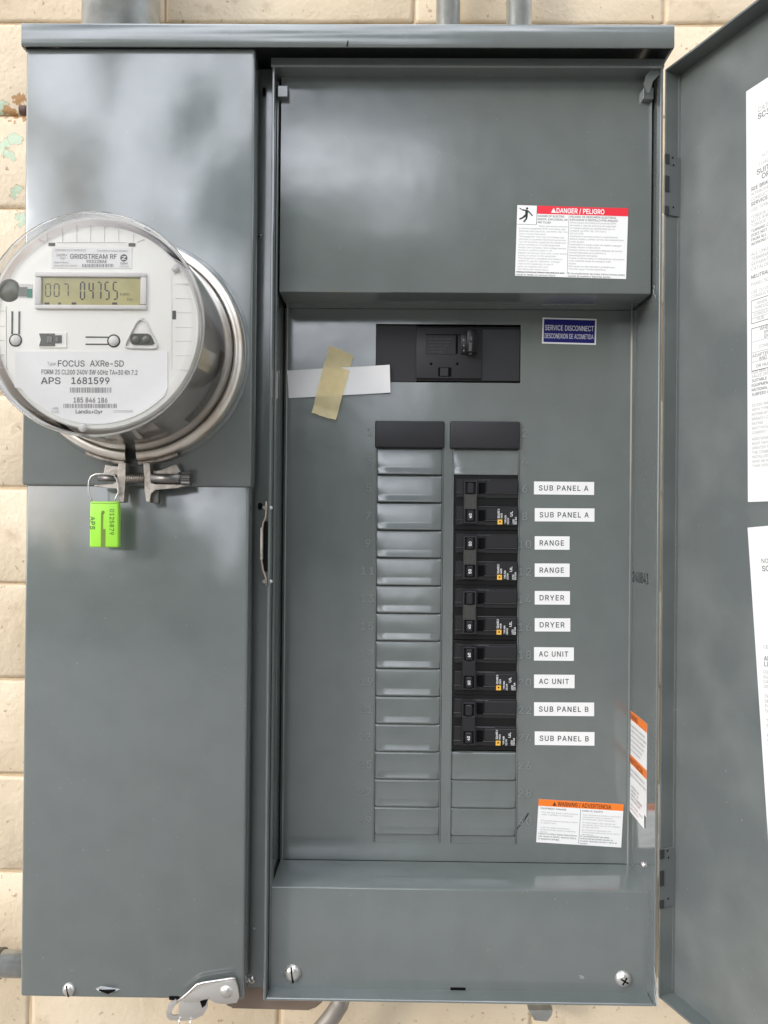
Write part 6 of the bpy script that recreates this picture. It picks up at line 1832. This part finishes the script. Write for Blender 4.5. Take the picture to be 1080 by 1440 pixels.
# bolt: barrel, thread, knurled head
zb = CPt(190, 673).z
b = nb()
def xcyl(b, xa, xb, r, mi=0, n=20): tube(b, [(xa, YC + 0.0015, zb), (xb, YC + 0.0015, zb)], r, n, mi)
xcyl(b, CPt(213, 673).x, CPt(256, 673).x, 0.0044)
bolt = mk('clamp_bolt', b, STEELDK, ring)
b = nb()
xcyl(b, CPt(138, 670).x, CPt(167, 670).x, 0.0024)
mk('bolt_end', b, STEELDK, bolt)
b = nb()
xa, xb = CPt(177, 673).x, CPt(203, 673).x
pts = []; rs = []
n_ = 60
for i in range(n_ + 1):
    pts.append((xa + (xb - xa) * i / n_, YC + 0.0015, zb)); rs.append(0.0030 + 0.0006 * math.sin(i / n_ * 2 * math.pi * 9))
tube(b, pts, rs, 16)
mk('bolt_thread', b, CAST, bolt)
b = nb()
xa, xb = CPt(256, 673).x, CPt(268, 673).x
N = 40
ringA, ringB = [], []
for k in range(N):
    rr_ = 0.0060 if k % 4 < 2 else 0.0053
    a = 2 * math.pi * k / N
    ringA.append(b.verts.new((xa, YC + 0.0015 + rr_ * math.cos(a), zb + rr_ * math.sin(a))))
    ringB.append(b.verts.new((xb, YC + 0.0015 + rr_ * math.cos(a), zb + rr_ * math.sin(a))))
for k in range(N):
    b.faces.new((ringA[k], ringA[(k + 1) % N], ringB[(k + 1) % N], ringB[k]))
b.faces.new(ringA); b.faces.new(ringB)
mk('bolt_head', b, STEELDK, bolt)

# ------------------------------------------------------------------ green padlock seal
YS = -0.101
sp = W(146, 737, YS)
seal = empty('seal_tag', (sp.x, YS, sp.z), 'lime green plastic seal tag marked APS hanging from the meter ring clamp', 'seal tag')
b = nb()
a, c = W(126.5, 705, YS), W(166, 770, YS)
box(b, a.x, c.x, YS, YS + 0.006, c.z, a.z, bev=0.0012, seg=3)
sb = mk('body', b, SEALM, seal, smooth=40)
b = nb()
a, c = W(142.2, 722, YS), W(144.6, 769.5, YS)
box(b, a.x, c.x, YS - 0.0002, YS + 0.001, c.z, a.z)
q = W(144.6, 720.5, YS)
disc(b, (q.x, YS + 0.0002, q.z), 0.0014, 0.0004, 'y', 16)
mk('groove', b, SEALD, sb)
b = nb()
a, c = W(144.9, 744, YS), W(148.2, 769.5, YS)
box(b, a.x, c.x, YS - 0.0001, YS + 0.001, c.z, a.z)
a, c = W(128, 707, YS), W(165, 708.2, YS)
box(b, a.x, c.x, YS - 0.00015, YS + 0.001, c.z, a.z)
mk('ridge', b, SEALD, sb)
b = nb()
q = W(154.5, 716, YS)
fr = Fr((q.x, YS - 0.0001, q.z), (0, 0, -1), (1, 0, 0))
text(b, fr, '0125879', 0, 0, 0.0035, c=0.0002, mi=0, width=0.0205, bold=0.0, spacing=1.1)
q = W(127, 726, YS)
fr = Fr((q.x, YS - 0.0001, q.z), (0, 0, -1), (1, 0, 0))
text(b, fr, 'APS', 0, 0, 0.0037, c=0.0002, mi=0, width=0.0105, bold=0.0, spacing=1.1)
mk('printed_code', b, PRINT, sb)
b = nb()
wire = [W(x, y, YS + 0.002) for x, y in ((130, 706), (127.5, 699), (125, 694), (124.5, 685), (125, 676), (128, 670), (134, 667), (142, 666.3), (152, 666.5), (160, 668), (164, 674), (166, 684), (166.5, 692), (163, 700), (160.5, 706))]
tube(b, wire, 0.0006, 8)
mk('wire_loop', b, CHROME, seal)

# ------------------------------------------------------------------ conduits and fittings
def conduit(name, x0, y0, x1, y1, r, y, label, extra=None):
    a, c = W(x0, y0, y), W(x1, y1, y)
    b = nb()
    tube(b, [a, a.lerp(c, 0.5), c], r, 32)
    e = empty(name, a, label, 'conduit')
    mk('pipe', b, GALV, e)
    return e, a, c
YP = 0.045
K_ = (YP - CAM_Y) / F_PX
zc = CZ1 - 0.004
def top_conduit(px0, px1, label, yd, flange=False):
    kk = (yd - CAM_Y) / F_PX
    a = W((px0 + px1) / 2, 25, yd)
    r = (px1 - px0) / 2 * kk
    e = empty('conduit', (a.x, yd, CZ1), label, 'conduit', 'conduits rising from the cabinet top')
    b = nb()
    tube(b, [(a.x, yd, CZ1 + 0.0008), (a.x, yd, CZ1 + 0.45)], r, 40)
    mk('pipe', b, GALV, e)
    if flange:
        b = nb()
        lathe(b, [(r, 0.012), (r + 0.003, 0.011), (r + 0.005, 0.004), (r + 0.005, 0.0)], (a.x, yd, CZ1 + 0.001), 'z', 40)
        mk('hub', b, GALV, e)
    return e
top_conduit(118, 223, 'wide galvanised conduit rising from the cabinet top above the meter', 0.04)
top_conduit(613.5, 647, 'thin conduit above the middle of the cabinet top, left of its twin', 0.06)
top_conduit(712, 747.5, 'thin conduit above the cabinet top, nearer the open door', 0.06)
# left side conduit, horizontal
a = W(0, 1355, 0.05)
z_ = W(10, 1355, 0.05).z
b = nb()
tube(b, [(-1.0, 0.05, z_), (XL + 0.002, 0.05, z_)], 0.0125, 32)
e = empty('conduit', (XL, 0.05, z_), 'horizontal galvanised conduit entering the left side of the cabinet low down', 'conduit')
mk('pipe', b, GALV, e)
b = nb()
xq = W(3, 1355, 0.05).x
tube(b, [(xq - 0.03, 0.05, z_), (xq, 0.05, z_)], 0.0145, 32)
mk('coupling', b, STEELDK, e)
# bent conduit below
b = nb()
YD = 0.045
pts = [W(482, 1395, YD), W(478, 1412, YD), W(468, 1428, YD), W(452, 1448, YD), W(430, 1475, YD), W(405, 1510, YD)]
tube(b, pts, 0.0088, 24)
GALVD = mat('dull_galvanised_steel', (0.36, 0.33, 0.30), 0.5, 0.7, bump=[(120, 0.4, 0.0004)])
e = empty('conduit', pts[0], 'bent galvanised conduit curving down from under the cabinet', 'conduit')
mk('pipe', b, GALVD, e)
# brown cover plate of a conduit body, under the cabinet between the halves
b = nb()
def q2(px, py, y=-0.045): p_ = W(px, py, y); return (p_.x, p_.z)
b_pts = rounded([(315, 1378), (470, 1380), (446, 1420), (315, 1416.5)], 12)
prism(b, [q2(p_.x, p_.y) for p_ in b_pts], 'y', -0.046, 0.0, bev=0.003)
o = mk('conduit_box', b, BROWN)
tag(o, 'brown metal fitting showing below the cabinet between its two halves', 'conduit box')
# bracket below on the right
b = nb()
prism(b, [q2(742, 1416, 0.06), q2(776, 1416, 0.06), q2(774, 1424, 0.06), q2(768, 1432, 0.06), q2(750, 1430, 0.06)], 'y', 0.055, 0.085)
o = mk('mounting_bracket', b, GALV)
tag(o, 'small grey metal bracket under the bottom edge of the breaker half', 'bracket')
# anchor in the rust stain on the left
b = nb()
q = W(31, 155, 0.085)
tube(b, [(q.x + 0.012, 0.086, q.z), (q.x - 0.002, 0.086, q.z + 0.0002)], 0.0050, 12)
o = mk('wall_anchor', b, mat('rusty_iron', (0.08, 0.04, 0.03), 0.7, bump=[(400, .6, .001)]))
tag(o, 'dark rusty anchor stub sticking out of the wall at the cabinet side', 'anchor')
